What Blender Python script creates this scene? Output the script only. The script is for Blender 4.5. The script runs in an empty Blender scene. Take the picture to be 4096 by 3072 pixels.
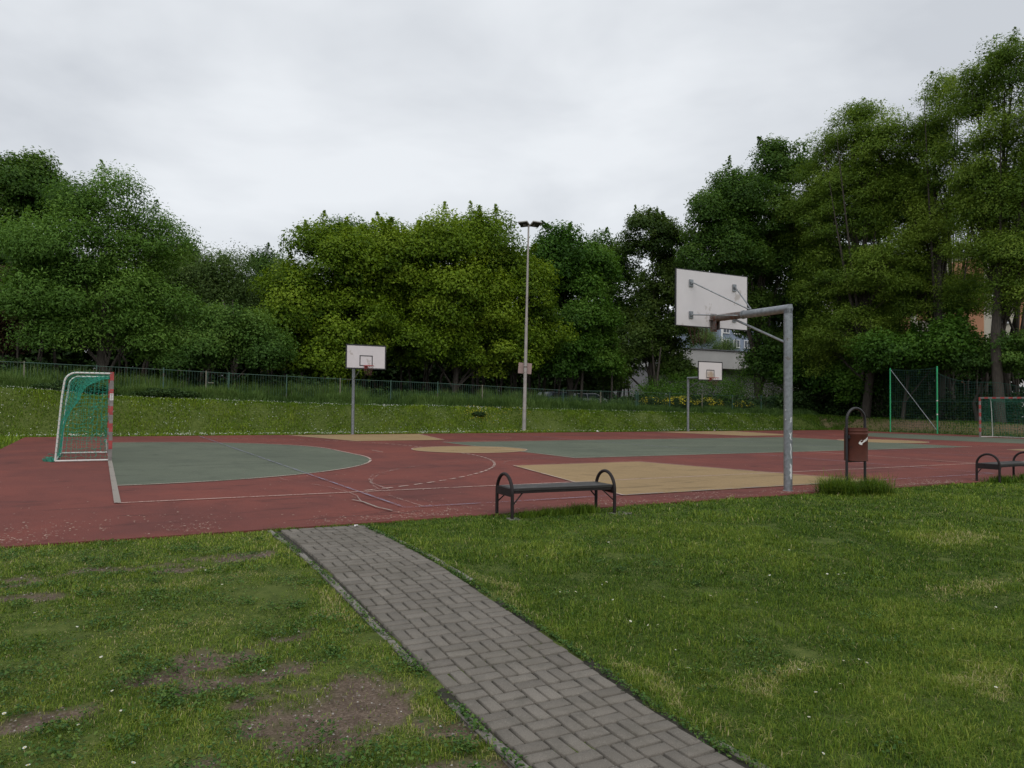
import bpy, math, random
import numpy as np
from mathutils import Vector, Matrix
PI = math.pi
rad = math.radians
scene = bpy.context.scene
col = scene.collection

# ------------------------------------------------------------------ camera
CAM = (-0.2528, -11.7538, 1.3967)
cam_data = bpy.data.cameras.new("camera")
cam = bpy.data.objects.new("camera", cam_data)
col.objects.link(cam)
rx_ = Vector((0.8790823, -0.4765564, 0.0104034))
up_ = Vector((-0.0225821, -0.0198355, 0.9995482))
fw_ = Vector((0.4761347, 0.8789201, 0.0281987))
cam.matrix_world = Matrix(((rx_.x, up_.x, -fw_.x, CAM[0]), (rx_.y, up_.y, -fw_.y, CAM[1]),
                           (rx_.z, up_.z, -fw_.z, CAM[2]), (0, 0, 0, 1)))
cam_data.sensor_width = 36.0
cam_data.lens = 26.77
cam_data.clip_start = 0.05
cam_data.clip_end = 2000
scene.camera = cam
FOR = Vector((0.476, 0.879))

# ------------------------------------------------------------------ light
SUN_EL, SUN_ROT = rad(52), rad(200)
world = bpy.data.worlds.new("World")
scene.world = world
world.use_nodes = True
wn = world.node_tree
wn.nodes.clear()
def wnode(t, **k):
    n = wn.nodes.new(t)
    for a, b in k.items():
        setattr(n, a, b)
    return n
sky = wnode('ShaderNodeTexSky', sky_type='NISHITA', sun_disc=False)
sky.sun_elevation = SUN_EL
sky.sun_rotation = SUN_ROT
tc = wnode('ShaderNodeTexCoord')
mp = wnode('ShaderNodeMapping')
mp.inputs['Scale'].default_value = (1.0, 1.0, 2.4)
mp.inputs['Rotation'].default_value = (0.05, 0.08, 0.4)
n1 = wnode('ShaderNodeTexNoise')
n1.inputs['Scale'].default_value = 2.3
n1.inputs['Detail'].default_value = 5.0
n1.inputs['Roughness'].default_value = 0.5
n1.inputs['Distortion'].default_value = 0.25
rp = wnode('ShaderNodeValToRGB')
rp.color_ramp.elements[0].position = 0.34
rp.color_ramp.elements[0].color = (0.60, 0.63, 0.675, 1)
rp.color_ramp.elements[1].position = 0.62
rp.color_ramp.elements[1].color = (0.835, 0.865, 0.90, 1)
sc10 = wnode('ShaderNodeVectorMath', operation='SCALE')
sc10.inputs['Scale'].default_value = 10.0
mxw = wnode('ShaderNodeMix', data_type='RGBA')
mxw.inputs[0].default_value = 0.95
bg = wnode('ShaderNodeBackground')
bg.inputs['Strength'].default_value = 0.1
wo = wnode('ShaderNodeOutputWorld')
L = wn.links.new
L(tc.outputs['Generated'], mp.inputs['Vector'])
L(mp.outputs['Vector'], n1.inputs['Vector'])
L(n1.outputs['Fac'], rp.inputs['Fac'])
L(rp.outputs['Color'], sc10.inputs[0])
L(sky.outputs['Color'], mxw.inputs[6])
L(sc10.outputs['Vector'], mxw.inputs[7])
L(mxw.outputs[2], bg.inputs['Color'])
L(bg.outputs['Background'], wo.inputs['Surface'])

sd = bpy.data.lights.new("sun", 'SUN')
sd.energy = 1.4
sd.angle = rad(60)
sd.color = (1.0, 0.97, 0.92)
sun = bpy.data.objects.new("sun", sd)
col.objects.link(sun)
sdir = Vector((math.sin(SUN_ROT) * math.cos(SUN_EL), math.cos(SUN_ROT) * math.cos(SUN_EL), math.sin(SUN_EL)))
sun.rotation_euler = sdir.to_track_quat('Z', 'Y').to_euler()

scene.view_settings.view_transform = 'Standard'
scene.view_settings.look = 'None'
scene.view_settings.exposure = 0.05
scene.view_settings.gamma = 1.0
scene.render.engine = 'CYCLES'
scene.cycles.max_bounces = 6
scene.cycles.diffuse_bounces = 3
scene.cycles.transmission_bounces = 3
scene.cycles.transparent_max_bounces = 8

# ------------------------------------------------------------------ object helpers
def tag(o, label=None, cat=None, group=None, kind=None):
    if label: o['label'] = label
    if cat: o['category'] = cat
    if group: o['group'] = group
    if kind: o['kind'] = kind
    return o

def thing(name, loc, rz=0.0, label=None, cat=None, group=None):
    o = bpy.data.objects.new(name, None)
    o.location = loc
    o.rotation_euler = (0, 0, rz)
    o.empty_display_size = 0.2
    col.objects.link(o)
    return tag(o, label, cat, group)

def npmesh(name, V, F4=None, F3=None, tint=None, smooth=False, mats=None, attrs=None):
    """V (n,3); F4 (a,4) quads; F3 (b,3) tris"""
    me = bpy.data.meshes.new(name)
    V = np.asarray(V, np.float32)
    parts, tot = [], []
    if F4 is not None and len(F4):
        F4 = np.asarray(F4, np.int32); parts.append(F4.ravel()); tot.append(np.full(len(F4), 4, np.int32))
    if F3 is not None and len(F3):
        F3 = np.asarray(F3, np.int32); parts.append(F3.ravel()); tot.append(np.full(len(F3), 3, np.int32))
    loops = np.concatenate(parts); tot = np.concatenate(tot)
    start = np.concatenate([[0], np.cumsum(tot)[:-1]]).astype(np.int32)
    me.vertices.add(len(V)); me.vertices.foreach_set('co', V.ravel())
    me.loops.add(len(loops)); me.loops.foreach_set('vertex_index', loops)
    me.polygons.add(len(tot)); me.polygons.foreach_set('loop_start', start)
    me.polygons.foreach_set('loop_total', tot)
    if smooth:
        me.polygons.foreach_set('use_smooth', np.ones(len(tot), bool))
    me.update(calc_edges=True)
    if tint is not None:
        a = me.attributes.new('tint', 'FLOAT', 'POINT')
        a.data.foreach_set('value', np.asarray(tint, np.float32))
    for k, arr in (attrs or {}).items():
        a = me.attributes.new(k, 'FLOAT', 'POINT')
        a.data.foreach_set('value', np.asarray(arr, np.float32))
    for m in (mats or []):
        me.materials.append(m)
    return me

def link(name, me, parent=None):
    o = bpy.data.objects.new(name, me)
    col.objects.link(o)
    if parent is not None:
        o.parent = parent
    return o

class MB:
    """collects simple shapes for ONE mesh"""
    def __init__(s):
        s.v, s.f, s.sm = [], [], []
    def add(s, vs, fs, smooth=False):
        b = len(s.v)
        s.v += [tuple(p) for p in vs]
        s.f += [tuple(i + b for i in f) for f in fs]
        s.sm += [smooth] * len(fs)
    def box(s, c, d, rz=0.0, bev=0.0, M=None):
        hx, hy, hz = d[0] / 2, d[1] / 2, d[2] / 2
        b = min(bev, hx * .9, hy * .9, hz * .9)
        R = M or Matrix.Rotation(rz, 3, 'Z')
        C = Vector(c)
        if b <= 0:
            vs = [C + R @ Vector((x, y, z)) for x in (-hx, hx) for y in (-hy, hy) for z in (-hz, hz)]
            s.add(vs, [(0, 1, 3, 2), (4, 6, 7, 5), (0, 4, 5, 1), (2, 3, 7, 6), (0, 2, 6, 4), (1, 5, 7, 3)])
            return
        idx, vs = {}, []
        for sx in (-1, 1):
            for sy in (-1, 1):
                for sz in (-1, 1):
                    for ax in range(3):
                        p = [sx * (hx - b), sy * (hy - b), sz * (hz - b)]
                        p[ax] += (sx, sy, sz)[ax] * b
                        idx[(sx, sy, sz, ax)] = len(vs)
                        vs.append(C + R @ Vector(p))
        fs = []
        for ax in range(3):
            o1, o2 = [a for a in range(3) if a != ax]
            for sg in (-1, 1):
                q = []
                for a, c2 in ((-1, -1), (1, -1), (1, 1), (-1, 1)):
                    k = [0, 0, 0]; k[ax] = sg; k[o1] = a; k[o2] = c2
                    q.append(idx[(*k, ax)])
                fs.append(tuple(q))
        for ax in range(3):
            o1, o2 = [a for a in range(3) if a != ax]
            for a in (-1, 1):
                for c2 in (-1, 1):
                    k1 = [0, 0, 0]; k1[o1] = a; k1[o2] = c2; k1[ax] = -1
                    k2 = list(k1); k2[ax] = 1
                    fs.append((idx[(*k1, o1)], idx[(*k1, o2)], idx[(*k2, o2)], idx[(*k2, o1)]))
        for sx in (-1, 1):
            for sy in (-1, 1):
                for sz in (-1, 1):
                    fs.append(tuple(idx[(sx, sy, sz, a)] for a in range(3)))
        s.add(vs, fs)
    def tube(s, pts, r, n=12, caps=True, smooth=True):
        pts = [Vector(p) for p in pts]
        rs = r if isinstance(r, (list, tuple)) else [r] * len(pts)
        vs, fs, prev = [], [], None
        for i, p in enumerate(pts):
            if i == 0: t = pts[1] - p
            elif i == len(pts) - 1: t = p - pts[i - 1]
            else: t = (pts[i + 1] - p).normalized() + (p - pts[i - 1]).normalized()
            t.normalize()
            if prev is None:
                a = Vector((0, 0, 1)) if abs(t.z) < .9 else Vector((1, 0, 0))
                x = t.cross(a).normalized()
            else:
                x = (prev - t * prev.dot(t)).normalized()
            prev = x
            y = t.cross(x)
            for k in range(n):
                an = 2 * PI * k / n
                vs.append(p + (x * math.cos(an) + y * math.sin(an)) * rs[i])
        for i in range(len(pts) - 1):
            for k in range(n):
                k2 = (k + 1) % n
                fs.append((i * n + k, i * n + k2, (i + 1) * n + k2, (i + 1) * n + k))
        s.add(vs, fs, smooth)
        if caps:
            m = len(pts) - 1
            s.add(vs[:n], [tuple(range(n))[::-1]])
            s.add(vs[m * n:], [tuple(range(n))])
    def lathe(s, prof, c=(0, 0, 0), n=32, smooth=True):
        vs, fs = [], []
        for (r, z) in prof:
            for k in range(n):
                a = 2 * PI * k / n
                vs.append((c[0] + r * math.cos(a), c[1] + r * math.sin(a), c[2] + z))
        for i in range(len(prof) - 1):
            for k in range(n):
                k2 = (k + 1) % n
                fs.append((i * n + k, i * n + k2, (i + 1) * n + k2, (i + 1) * n + k))
        s.add(vs, fs, smooth)
    def build(s, name, mat, parent=None):
        me = bpy.data.meshes.new(name)
        me.from_pydata([tuple(p) for p in s.v], [], s.f)
        for i, p in enumerate(me.polygons):
            p.use_smooth = s.sm[i]
        me.validate(); me.update()
        if mat is not None:
            for m in (mat if isinstance(mat, (list, tuple)) else [mat]):
                me.materials.append(m)
        return link(name, me, parent)

# ------------------------------------------------------------------ materials
def newmat(name):
    m = bpy.data.materials.new(name)
    m.use_nodes = True
    nt = m.node_tree
    nt.nodes.clear()
    out = nt.nodes.new('ShaderNodeOutputMaterial')
    return m, nt, out

def nd(nt, t, ins=None, **k):
    n = nt.nodes.new(t)
    for a, b in k.items():
        setattr(n, a, b)
    for a, b in (ins or {}).items():
        if isinstance(b, bpy.types.NodeSocket):
            nt.links.new(b, n.inputs[a])
        else:
            n.inputs[a].default_value = b
    return n

def ramp(nt, fac, stops):
    r = nt.nodes.new('ShaderNodeValToRGB')
    e = r.color_ramp.elements
    while len(e) < len(stops):
        e.new(0.5)
    for i, (p, c) in enumerate(stops):
        e[i].position = p
        e[i].color = (*c, 1) if len(c) == 3 else c
    nt.links.new(fac, r.inputs['Fac'])
    return r.outputs['Color']

def mixc(nt, f, a, b, mode='MIX'):
    n = nd(nt, 'ShaderNodeMix', data_type='RGBA', blend_type=mode)
    for i, x in ((0, f), (6, a), (7, b)):
        if isinstance(x, bpy.types.NodeSocket):
            nt.links.new(x, n.inputs[i])
        else:
            n.inputs[i].default_value = (*x, 1) if isinstance(x, tuple) and len(x) == 3 else x
    return n.outputs[2]

def noise(nt, scale, detail=3, rough=.55, vec=None, dist=0.0):
    n = nd(nt, 'ShaderNodeTexNoise', {'Scale': scale, 'Detail': detail, 'Roughness': rough, 'Distortion': dist})
    if vec is not None:
        nt.links.new(vec, n.inputs['Vector'])
    return n.outputs['Fac']

def objvec(nt):
    return nd(nt, 'ShaderNodeTexCoord').outputs['Object']

def posvec(nt):
    return nd(nt, 'ShaderNodeNewGeometry').outputs['Position']

def scaled(nt, v, s):
    return nd(nt, 'ShaderNodeMapping', {'Vector': v, 'Scale': s}).outputs['Vector']

def bsdf(nt, out, colr, rough=.6, metal=0.0, bump=None, bstr=.3, bdist=.01, spec=.5):
    b = nt.nodes.new('ShaderNodeBsdfPrincipled')
    for k, v in (('Base Color', colr), ('Roughness', rough), ('Metallic', metal), ('Specular IOR Level', spec)):
        if isinstance(v, bpy.types.NodeSocket):
            nt.links.new(v, b.inputs[k])
        else:
            b.inputs[k].default_value = (*v, 1) if isinstance(v, tuple) and len(v) == 3 else v
    if bump is not None:
        bn = nd(nt, 'ShaderNodeBump', {'Strength': bstr, 'Distance': bdist, 'Height': bump})
        nt.links.new(bn.outputs['Normal'], b.inputs['Normal'])
    nt.links.new(b.outputs['BSDF'], out.inputs['Surface'])
    return b

def speckmat(name, base, var=.25, scale=20, rough=.6, metal=0.0, wear=None, wscale=6, wthr=.62, bstr=.15, spec=.5):
    """paint / metal with mottling and optional worn patches of another colour"""
    m, nt, out = newmat(name)
    v = objvec(nt)
    n = noise(nt, scale, 4, .6, v)
    lo = tuple(c * (1 - var) for c in base); hi = tuple(min(1, c * (1 + var)) for c in base)
    c = ramp(nt, n, [(.3, lo), (.7, hi)])
    if wear:
        w = noise(nt, wscale, 5, .65, v)
        wf = ramp(nt, w, [(wthr, (0, 0, 0)), (wthr + .06, (1, 1, 1))])
        c = mixc(nt, wf, c, wear)
    bsdf(nt, out, c, rough, metal, n, bstr, .003, spec)
    return m

def leafmat(name, stops, trans=.25, rough=.55):
    m, nt, out = newmat(name)
    a = nd(nt, 'ShaderNodeAttribute', attribute_name='tint')
    c = ramp(nt, a.outputs['Fac'], stops)
    b = nt.nodes.new('ShaderNodeBsdfPrincipled')
    nt.links.new(c, b.inputs['Base Color'])
    b.inputs['Roughness'].default_value = rough
    b.inputs['Specular IOR Level'].default_value = .15
    t = nt.nodes.new('ShaderNodeBsdfTranslucent')
    tc2 = mixc(nt, 1.0, c, (1.0, 1.0, .55), 'MULTIPLY')
    nt.links.new(tc2, t.inputs['Color'])
    mx = nd(nt, 'ShaderNodeMixShader', {0: trans})
    nt.links.new(b.outputs[0], mx.inputs[1]); nt.links.new(t.outputs[0], mx.inputs[2])
    nt.links.new(mx.outputs[0], out.inputs['Surface'])
    return m

# ------------------------------------------------------------------ terrain
def sstep(a, b, x):
    t = np.clip((np.asarray(x, float) - a) / (b - a), 0, 1)
    return t * t * (3 - 2 * t)

def vnoise(x, y, s, seed=0):
    """smooth value noise, numpy, about -1..1"""
    x = np.asarray(x, float) / s; y = np.asarray(y, float) / s
    xi = np.floor(x).astype(np.int64); yi = np.floor(y).astype(np.int64)
    fx = x - xi; fy = y - yi
    fx = fx * fx * (3 - 2 * fx); fy = fy * fy * (3 - 2 * fy)
    def h(a, b):
        n = (a * 374761393 + b * 668265263 + seed * 1442695041) & 0xFFFFFFFF
        n = ((n ^ (n >> 13)) * 1274126177) & 0xFFFFFFFF
        return ((n ^ (n >> 16)) & 0xFFFF) / 32767.5 - 1
    return ((h(xi, yi) * (1 - fx) + h(xi + 1, yi) * fx) * (1 - fy) + (h(xi, yi + 1) * (1 - fx) + h(xi + 1, yi + 1) * fx) * fy)

def G(u, v):
    u = np.asarray(u, float); v = np.asarray(v, float)
    z = -0.02 - 0.2 * sstep(-4.5, -9, v) * (v < -3)
    zc = np.interp(u, [-8, -3, .4, 6, 11, 15, 20.6, 29.7, 41], [2.0, 1.87, 1.57, 1.43, 1.31, 1.29, 1.2, 1.05, .92])
    wob = .25 * vnoise(u, v * 0, 4.0, 3)
    a = zc * sstep(23.5 + wob, 25.7 + wob, v)
    b = np.interp(v, [-5, 10, 25], [.4, .6, .85]) * sstep(43.2, 45.5, u)
    return z + np.maximum(a, b)

def PRv(v):
    return 2.407 - .10 * sstep(-7.3, -9.3, v)

def Gz(u, v):
    return float(G(u, v))

# ------------------------------------------------------------------ ground, court, path
PATCH = [(.85, -4.33, .55, .17), (.35, -4.7, .35, .10), (-.5, -4.52, .55, .11), (-1.0, -4.75, .3, .08),
         (.25, -6.97, .40, .17), (.62, -6.85, .30, .13), (.92, -6.72, .16, .08), (-.05, -7.0, .16, .10), (.45, -7.55, .32, .09),
         (.95, -7.65, .15, .30), (.86, -8.15, .20, .25), (1.22, -8.30, .13, .28), (1.15, -7.95, .16, .14), (1.05, -8.75, .25, .18), (.75, -7.9, .45, .55), (1.15, -8.9, .4, .4), (.15, -4.45, 1.0, .10), (.55, -7.2, .5, .12), (-.6, -7.35, .35, .12), (.2, -8.2, .3, .12), (-.7, -5.2, .5, .07),
         (12.2, -5.6, .3, .07), (-2.2, -6.3, .5, .15), (-1.9, -8.6, .5, .2)]
DRY = [(3.3, -8.5, .50, .16), (6.7, -7.75, .8, .22), (4.5, -9.0, .5, .2), (.25, -6.3, .5, .12), (1.30, -8.2, .18, .6), (.4, -5.2, .8, .15), (2.62, -6.3, .10, .9),
       (2.60, -8.4, .08, .7), (8.5, -6.4, .8, .3), (1.25, -6.0, .12, .9)]

def patchmask(u, v, P, a=1.25, nz=.55, th=.45, seed=5):
    m = np.zeros(np.shape(u))
    u0_, v0_ = u, v
    u = u + .14 * vnoise(u0_, v0_, .33, seed + 5) + .07 * vnoise(u0_, v0_, .12, seed + 6)
    v = v + .10 * vnoise(u0_, v0_, .28, seed + 7) + .05 * vnoise(u0_, v0_, .10, seed + 8)
    for (x, y, a1, b1) in P:
        m = np.maximum(m, np.exp(-((u - x) / a1) ** 2 - ((v - y) / b1) ** 2))
    n = .55 * vnoise(u, v, .20, seed) + .6 * vnoise(u, v, .07, seed + 1)
    return np.clip((m * a + nz * n * np.clip(m * 3, 0, 1) - th) * 2.2, 0, 1)

def axis(segs):
    out = []
    for a, b, s in segs:
        out.append(np.arange(a, b, s))
    return np.unique(np.round(np.concatenate(out), 4))

gu = axis([(-900, -100, 100), (-100, -20, 8), (-20, -6, 1), (-6, 12, .09), (12, 60, .6), (60, 120, 6), (120, 1001, 80)])
gv = axis([(-300, -20, 35), (-20, -11, 1.0), (-11, -2.9, .07), (-2.9, 22, 1.6), (22, 30, .22), (30, 70, 3), (70, 120, 10), (120, 1301, 90)])
GU, GV = np.meshgrid(gu, gv, indexing='ij')
Z = G(GU, GV)
near = (GV < -2.8) & (GV > -12) & (GU > -8) & (GU < 14)
Z = Z + np.where(near, .012 * vnoise(GU, GV, .35, 1) + .006 * vnoise(GU, GV, .12, 2), 0)
Z = Z + np.where((GV > 23.6) & (GV < 40), .05 * vnoise(GU, GV, .9, 7), 0)
Z = np.where((GU > -2.6) & (GU < 42.8) & (GV > -2.9) & (GV < 22.2), -0.06, Z)
bare_a = patchmask(GU, GV, PATCH) * near
Z -= .012 * bare_a
dry_a = patchmask(GU, GV, DRY, seed=9) * near
dirt_a = np.clip((sstep(43.4, 44.2, GU) * sstep(46.0, 45.2, GU) * (GV > 5) * (.75 + .8 * vnoise(GU, GV, 1.5, 4))), 0, 1)
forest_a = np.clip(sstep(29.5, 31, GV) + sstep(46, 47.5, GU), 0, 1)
nu, nv = GU.shape
ii = np.arange(nu * nv).reshape(nu, nv)
F = np.stack([ii[:-1, :-1], ii[1:, :-1], ii[1:, 1:], ii[:-1, 1:]], -1).reshape(-1, 4)

m, nt, out = newmat('turf_ground')
p = posvec(nt)
nA = noise(nt, .8, 4, .6, p); nB = noise(nt, 9, 4, .7, p); nC = noise(nt, 60, 3, .7, p)
turf = ramp(nt, nB, [(.25, (.035, .050, .014)), (.5, (.070, .098, .022)), (.75, (.115, .135, .040))])
turf = mixc(nt, .8, turf, ramp(nt, noise(nt, 140, 3, .8, p), [(.3, (.35, .38, .3)), (.5, (.95, .95, .9)), (.72, (1.9, 1.75, 1.5))]), 'MULTIPLY')
turf = mixc(nt, ramp(nt, nA, [(.35, (0, 0, 0)), (.7, (.3, .3, .3))]), turf, (.090, .110, .030))
soil = ramp(nt, nC, [(.25, (.060, .042, .030)), (.55, (.145, .108, .082)), (.8, (.30, .24, .19))])
soil = mixc(nt, ramp(nt, nB, [(.4, (0, 0, 0)), (.7, (.7, .7, .7))]), soil, (.055, .040, .030))
fb = nd(nt, 'ShaderNodeAttribute', attribute_name='bare').outputs['Fac']
fd = nd(nt, 'ShaderNodeAttribute', attribute_name='dirt').outputs['Fac']
ff = nd(nt, 'ShaderNodeAttribute', attribute_name='forest').outputs['Fac']
c = mixc(nt, fb, turf, soil)
c = mixc(nt, fd, c, ramp(nt, nB, [(.3, (.10, .065, .040)), (.7, (.20, .145, .095))]))
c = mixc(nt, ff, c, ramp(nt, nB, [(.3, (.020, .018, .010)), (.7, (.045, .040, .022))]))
bsdf(nt, out, c, .95, 0, nC, .8, .01, .1)
M_GROUND = m
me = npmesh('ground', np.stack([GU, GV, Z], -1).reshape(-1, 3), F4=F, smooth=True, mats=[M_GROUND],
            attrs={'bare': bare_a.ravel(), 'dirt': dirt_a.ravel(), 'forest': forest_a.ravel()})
tag(link('ground', me), kind='structure')

# --- court colours
def courtmat(name, base, dark, fleck, seed):
    m, nt, out = newmat(name)
    p = posvec(nt)
    big = noise(nt, .35, 5, .6, scaled(nt, p, (1, 1.0, 1)), .6)
    mid = noise(nt, 2.2, 5, .65, scaled(nt, p, (1.0, .45, 1)))
    fine = noise(nt, 75, 2, .8, p)
    c = ramp(nt, fine, [(.30, tuple(x * .62 for x in base)), (.5, base), (.72, fleck)])
    c = mixc(nt, ramp(nt, big, [(.36, (0, 0, 0)), (.66, (.75, .75, .75))]), c, dark)
    c = mixc(nt, ramp(nt, mid, [(.52, (0, 0, 0)), (.68, (.38, .38, .38))]), c, tuple(x * .72 for x in dark))
    st = noise(nt, 1.1, 5, .7, nd(nt, 'ShaderNodeMapping', {'Vector': p, 'Rotation': (0, 0, .5), 'Scale': (.55, 2.0, 1)}).outputs['Vector'], .8)
    c = mixc(nt, ramp(nt, st, [(.56, (0, 0, 0)), (.66, (.55, .55, .55))]), c, tuple(x * .55 for x in dark))
    lt = noise(nt, 4.5, 6, .75, p)
    c = mixc(nt, ramp(nt, lt, [(.60, (0, 0, 0)), (.72, (.30, .30, .30))]), c, fleck)
    bsdf(nt, out, c, .85, 0, fine, .35, .003, .25)
    return m
M_RED = courtmat('red_rubber', (.172, .043, .031), (.096, .030, .026), (.235, .082, .064), 1)
M_GREEN = courtmat('green_rubber', (.108, .124, .088), (.076, .090, .066), (.155, .175, .128), 2)
M_SAND = courtmat('sand_rubber', (.300, .205, .100), (.245, .170, .085), (.38, .27, .15), 3)

def linemat(name, base, keep, alpha_scale=3.0):
    m, nt, out = newmat(name)
    p = posvec(nt)
    n = noise(nt, alpha_scale, 5, .7, p); n2 = noise(nt, 38, 3, .7, p)
    s = nd(nt, 'ShaderNodeMath', {0: n, 1: n2}, operation='ADD').outputs[0]
    f = ramp(nt, s, [(keep, (0, 0, 0)), (min(1, keep + .16), (1, 1, 1))])
    fl = nd(nt, 'ShaderNodeMath', {0: f, 1: .88}, operation='MULTIPLY').outputs[0]
    b = bsdf(nt, out, base, .8)
    t = nt.nodes.new('ShaderNodeBsdfTransparent')
    mx = nd(nt, 'ShaderNodeMixShader', {0: fl})
    nt.links.new(t.outputs[0], mx.inputs[1]); nt.links.new(b.outputs[0], mx.inputs[2])
    nt.links.new(mx.outputs[0], out.inputs['Surface'])
    return m
# ramp positions are clamped to 1: noise sum is about 1.0, so scale it down
def linemat2(name, base, thr, maxa=.85):
    m, nt, out = newmat(name)
    p = posvec(nt)
    n = noise(nt, 1.3, 5, .7, p); n2 = noise(nt, 30, 3, .75, p)
    s = nd(nt, 'ShaderNodeMath', {0: n, 1: n2}, operation='ADD').outputs[0]
    s = nd(nt, 'ShaderNodeMath', {0: s, 1: .5}, operation='MULTIPLY').outputs[0]
    f = nd(nt, 'ShaderNodeMapRange', {0: s, 1: thr, 2: thr + .10, 3: 0.0, 4: maxa}).outputs[0]
    b = bsdf(nt, out, base, .8)
    t = nt.nodes.new('ShaderNodeBsdfTransparent')
    mx = nd(nt, 'ShaderNodeMixShader', {0: f})
    nt.links.new(t.outputs[0], mx.inputs[1]); nt.links.new(b.outputs[0], mx.inputs[2])
    nt.links.new(mx.outputs[0], out.inputs['Surface'])
    return m
M_LPINK = linemat2('worn_pale_line', (.46, .34, .29), .40, .88)
M_LGREY = linemat2('worn_grey_line', (.27, .24, .21), .34, .9)
M_LBLUE = linemat2('worn_blue_line', (.21, .21, .29), .43, .75)
M_LFAINT = linemat2('faint_line', (.38, .27, .24), .47, .5)

C = 9.926
def flatpoly(mb, pts, z):
    mb.add([(x, y, z) for x, y in pts], [tuple(range(len(pts)))])
def stripe(mb, pts, w, z):
    pts = [Vector((a, b)) for a, b in pts]
    vs = []
    for i, p in enumerate(pts):
        t = (pts[min(i + 1, len(pts) - 1)] - pts[max(i - 1, 0)]).normalized()
        n = Vector((-t.y, t.x)) * w / 2
        vs += [(p.x + n.x, p.y + n.y, z), (p.x - n.x, p.y - n.y, z)]
    mb.add(vs, [(2 * i, 2 * i + 1, 2 * i + 3, 2 * i + 2) for i in range(len(pts) - 1)])
def arc(cx, cy, r, a0, a1, n=40):
    return [(cx + r * math.cos(rad(a0 + (a1 - a0) * i / n)), cy + r * math.sin(rad(a0 + (a1 - a0) * i / n))) for i in range(n + 1)]

# court slab with slightly uneven rim
rng = random.Random(4)
mb = MB()
edge = []
u0, u1, v0, v1 = -2.7, 42.9, -3.02, 22.5
mb.add([(u0, v0, 0), (u1, v0, 0), (u1, v1, 0), (u0, v1, 0), (u0, v0, -.1), (u1, v0, -.1), (u1, v1, -.1), (u0, v1, -.1)],
       [(0, 1, 2, 3), (0, 4, 5, 1), (1, 5, 6, 2), (2, 6, 7, 3), (3, 7, 4, 0)])
tag(mb.build('court', M_RED), kind='structure')

def dee(side):
    s = 1 if side == 0 else -1
    ux = 0 if side == 0 else 40
    a = [(6 * math.cos(rad(t)), C - 1.5 + 6 * math.sin(rad(t))) for t in range(-90, 1, 3)]
    b = [(6 * math.cos(rad(t)), C + 1.5 + 6 * math.sin(rad(t))) for t in range(0, 91, 3)]
    return [(ux + s * x, y) for x, y in a + b]
mb = MB()
flatpoly(mb, dee(0), .004)
flatpoly(mb, dee(1), .004)
flatpoly(mb, [(11, C - 4.5), (29, C - 4.5), (29, C + 4.5), (11, C + 4.5)], .004)
tag(mb.build('court_green_zones', M_GREEN), kind='structure')
mb = MB()
B0, B1 = -2.06, 2 * C + 2.06
for uc in (10, 30):
    for b, s in ((B0, 1), (B1, -1)):
        flatpoly(mb, [(uc - 3, b), (uc + 3, b), (uc + 1.8, b + 5.8 * s), (uc - 1.8, b + 5.8 * s)], .008)
    flatpoly(mb, arc(uc, C, 1.8, 0, 360, 64)[:-1], .008)
tag(mb.build('court_sand_zones', M_SAND), kind='structure')

mp_, mg, mbl, mf = MB(), MB(), MB(), MB()
ZL = .012
W = .055
stripe(mp_, [(0, 0), (42, 0)], W, ZL)                      # touch line
stripe(mf, [(-2.5, 2 * C), (40, 2 * C)], W, ZL)
stripe(mg, [(0, 0), (0, C - 1.5)], .085, ZL + .002)
stripe(mf, [(0, C - 1.5), (0, C + 1.5)], .08, ZL + .002)
stripe(mg, [(0, C + 1.5), (0, 2 * C)], .08, ZL + .002)
stripe(mg, [(40, 0), (40, 2 * C)], .08, ZL + .002)
stripe(mp_, [(20, 0), (20, C - 4.5)], W, ZL)
stripe(mf, [(20, C - 4.5), (20, 2 * C)], W, ZL)
stripe(mp_, dee(0), W, ZL)
stripe(mf, dee(1), W, ZL)
stripe(mp_, [(11, C - 4.5), (29, C - 4.5), (29, C + 4.5), (11, C + 4.5), (11, C - 4.5)], .045, ZL + .004)
for uc in (10, 30):
    for b, s in ((B0, 1), (B1, -1)):
        stripe(mp_, [(uc - 3, b), (uc - 1.8, b + 5.8 * s), (uc + 1.8, b + 5.8 * s), (uc + 3, b)], .045, ZL + .004)
        aa = arc(uc, b + 5.8 * s, 1.8, 0, 180 * s)
        stripe(mf, aa, .04, ZL)
        stripe(mf, arc(uc, b + 1.575 * s, 6.25, 0, 180 * s, 60), .04, ZL)
    stripe(mp_, arc(uc, C, 1.8, 0, 360, 64), .045, ZL + .004)
# 9 m dashed line
full = [(9 * math.cos(rad(t)), C - 1.5 + 9 * math.sin(rad(t))) for t in np.arange(-67, 0.1, .5)]
full += [(9 * math.cos(rad(t)), C + 1.5 + 9 * math.sin(rad(t))) for t in np.arange(0, 67, .5)]
def dashes(pts, ln, gap, mb, w, z):
    acc, cur, on = 0, [pts[0]], True
    for a, b in zip(pts, pts[1:]):
        d = math.dist(a, b)
        acc += d
        if on: cur.append(b)
        if on and acc >= ln:
            if len(cur) > 1: stripe(mb, cur, w, z)
            on, acc, cur = False, 0, []
        elif not on and acc >= gap:
            on, acc, cur = True, 0, [b]
dashes(full, .17, .14, mp_, .06, ZL)
dashes([(40 - x, y) for x, y in full], .16, .15, mf, .05, ZL)
stripe(mp_, [(7, C - .5), (7, C + .5)], .045, ZL)
stripe(mf, [(33, C - .5), (33, C + .5)], .045, ZL)
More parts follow.
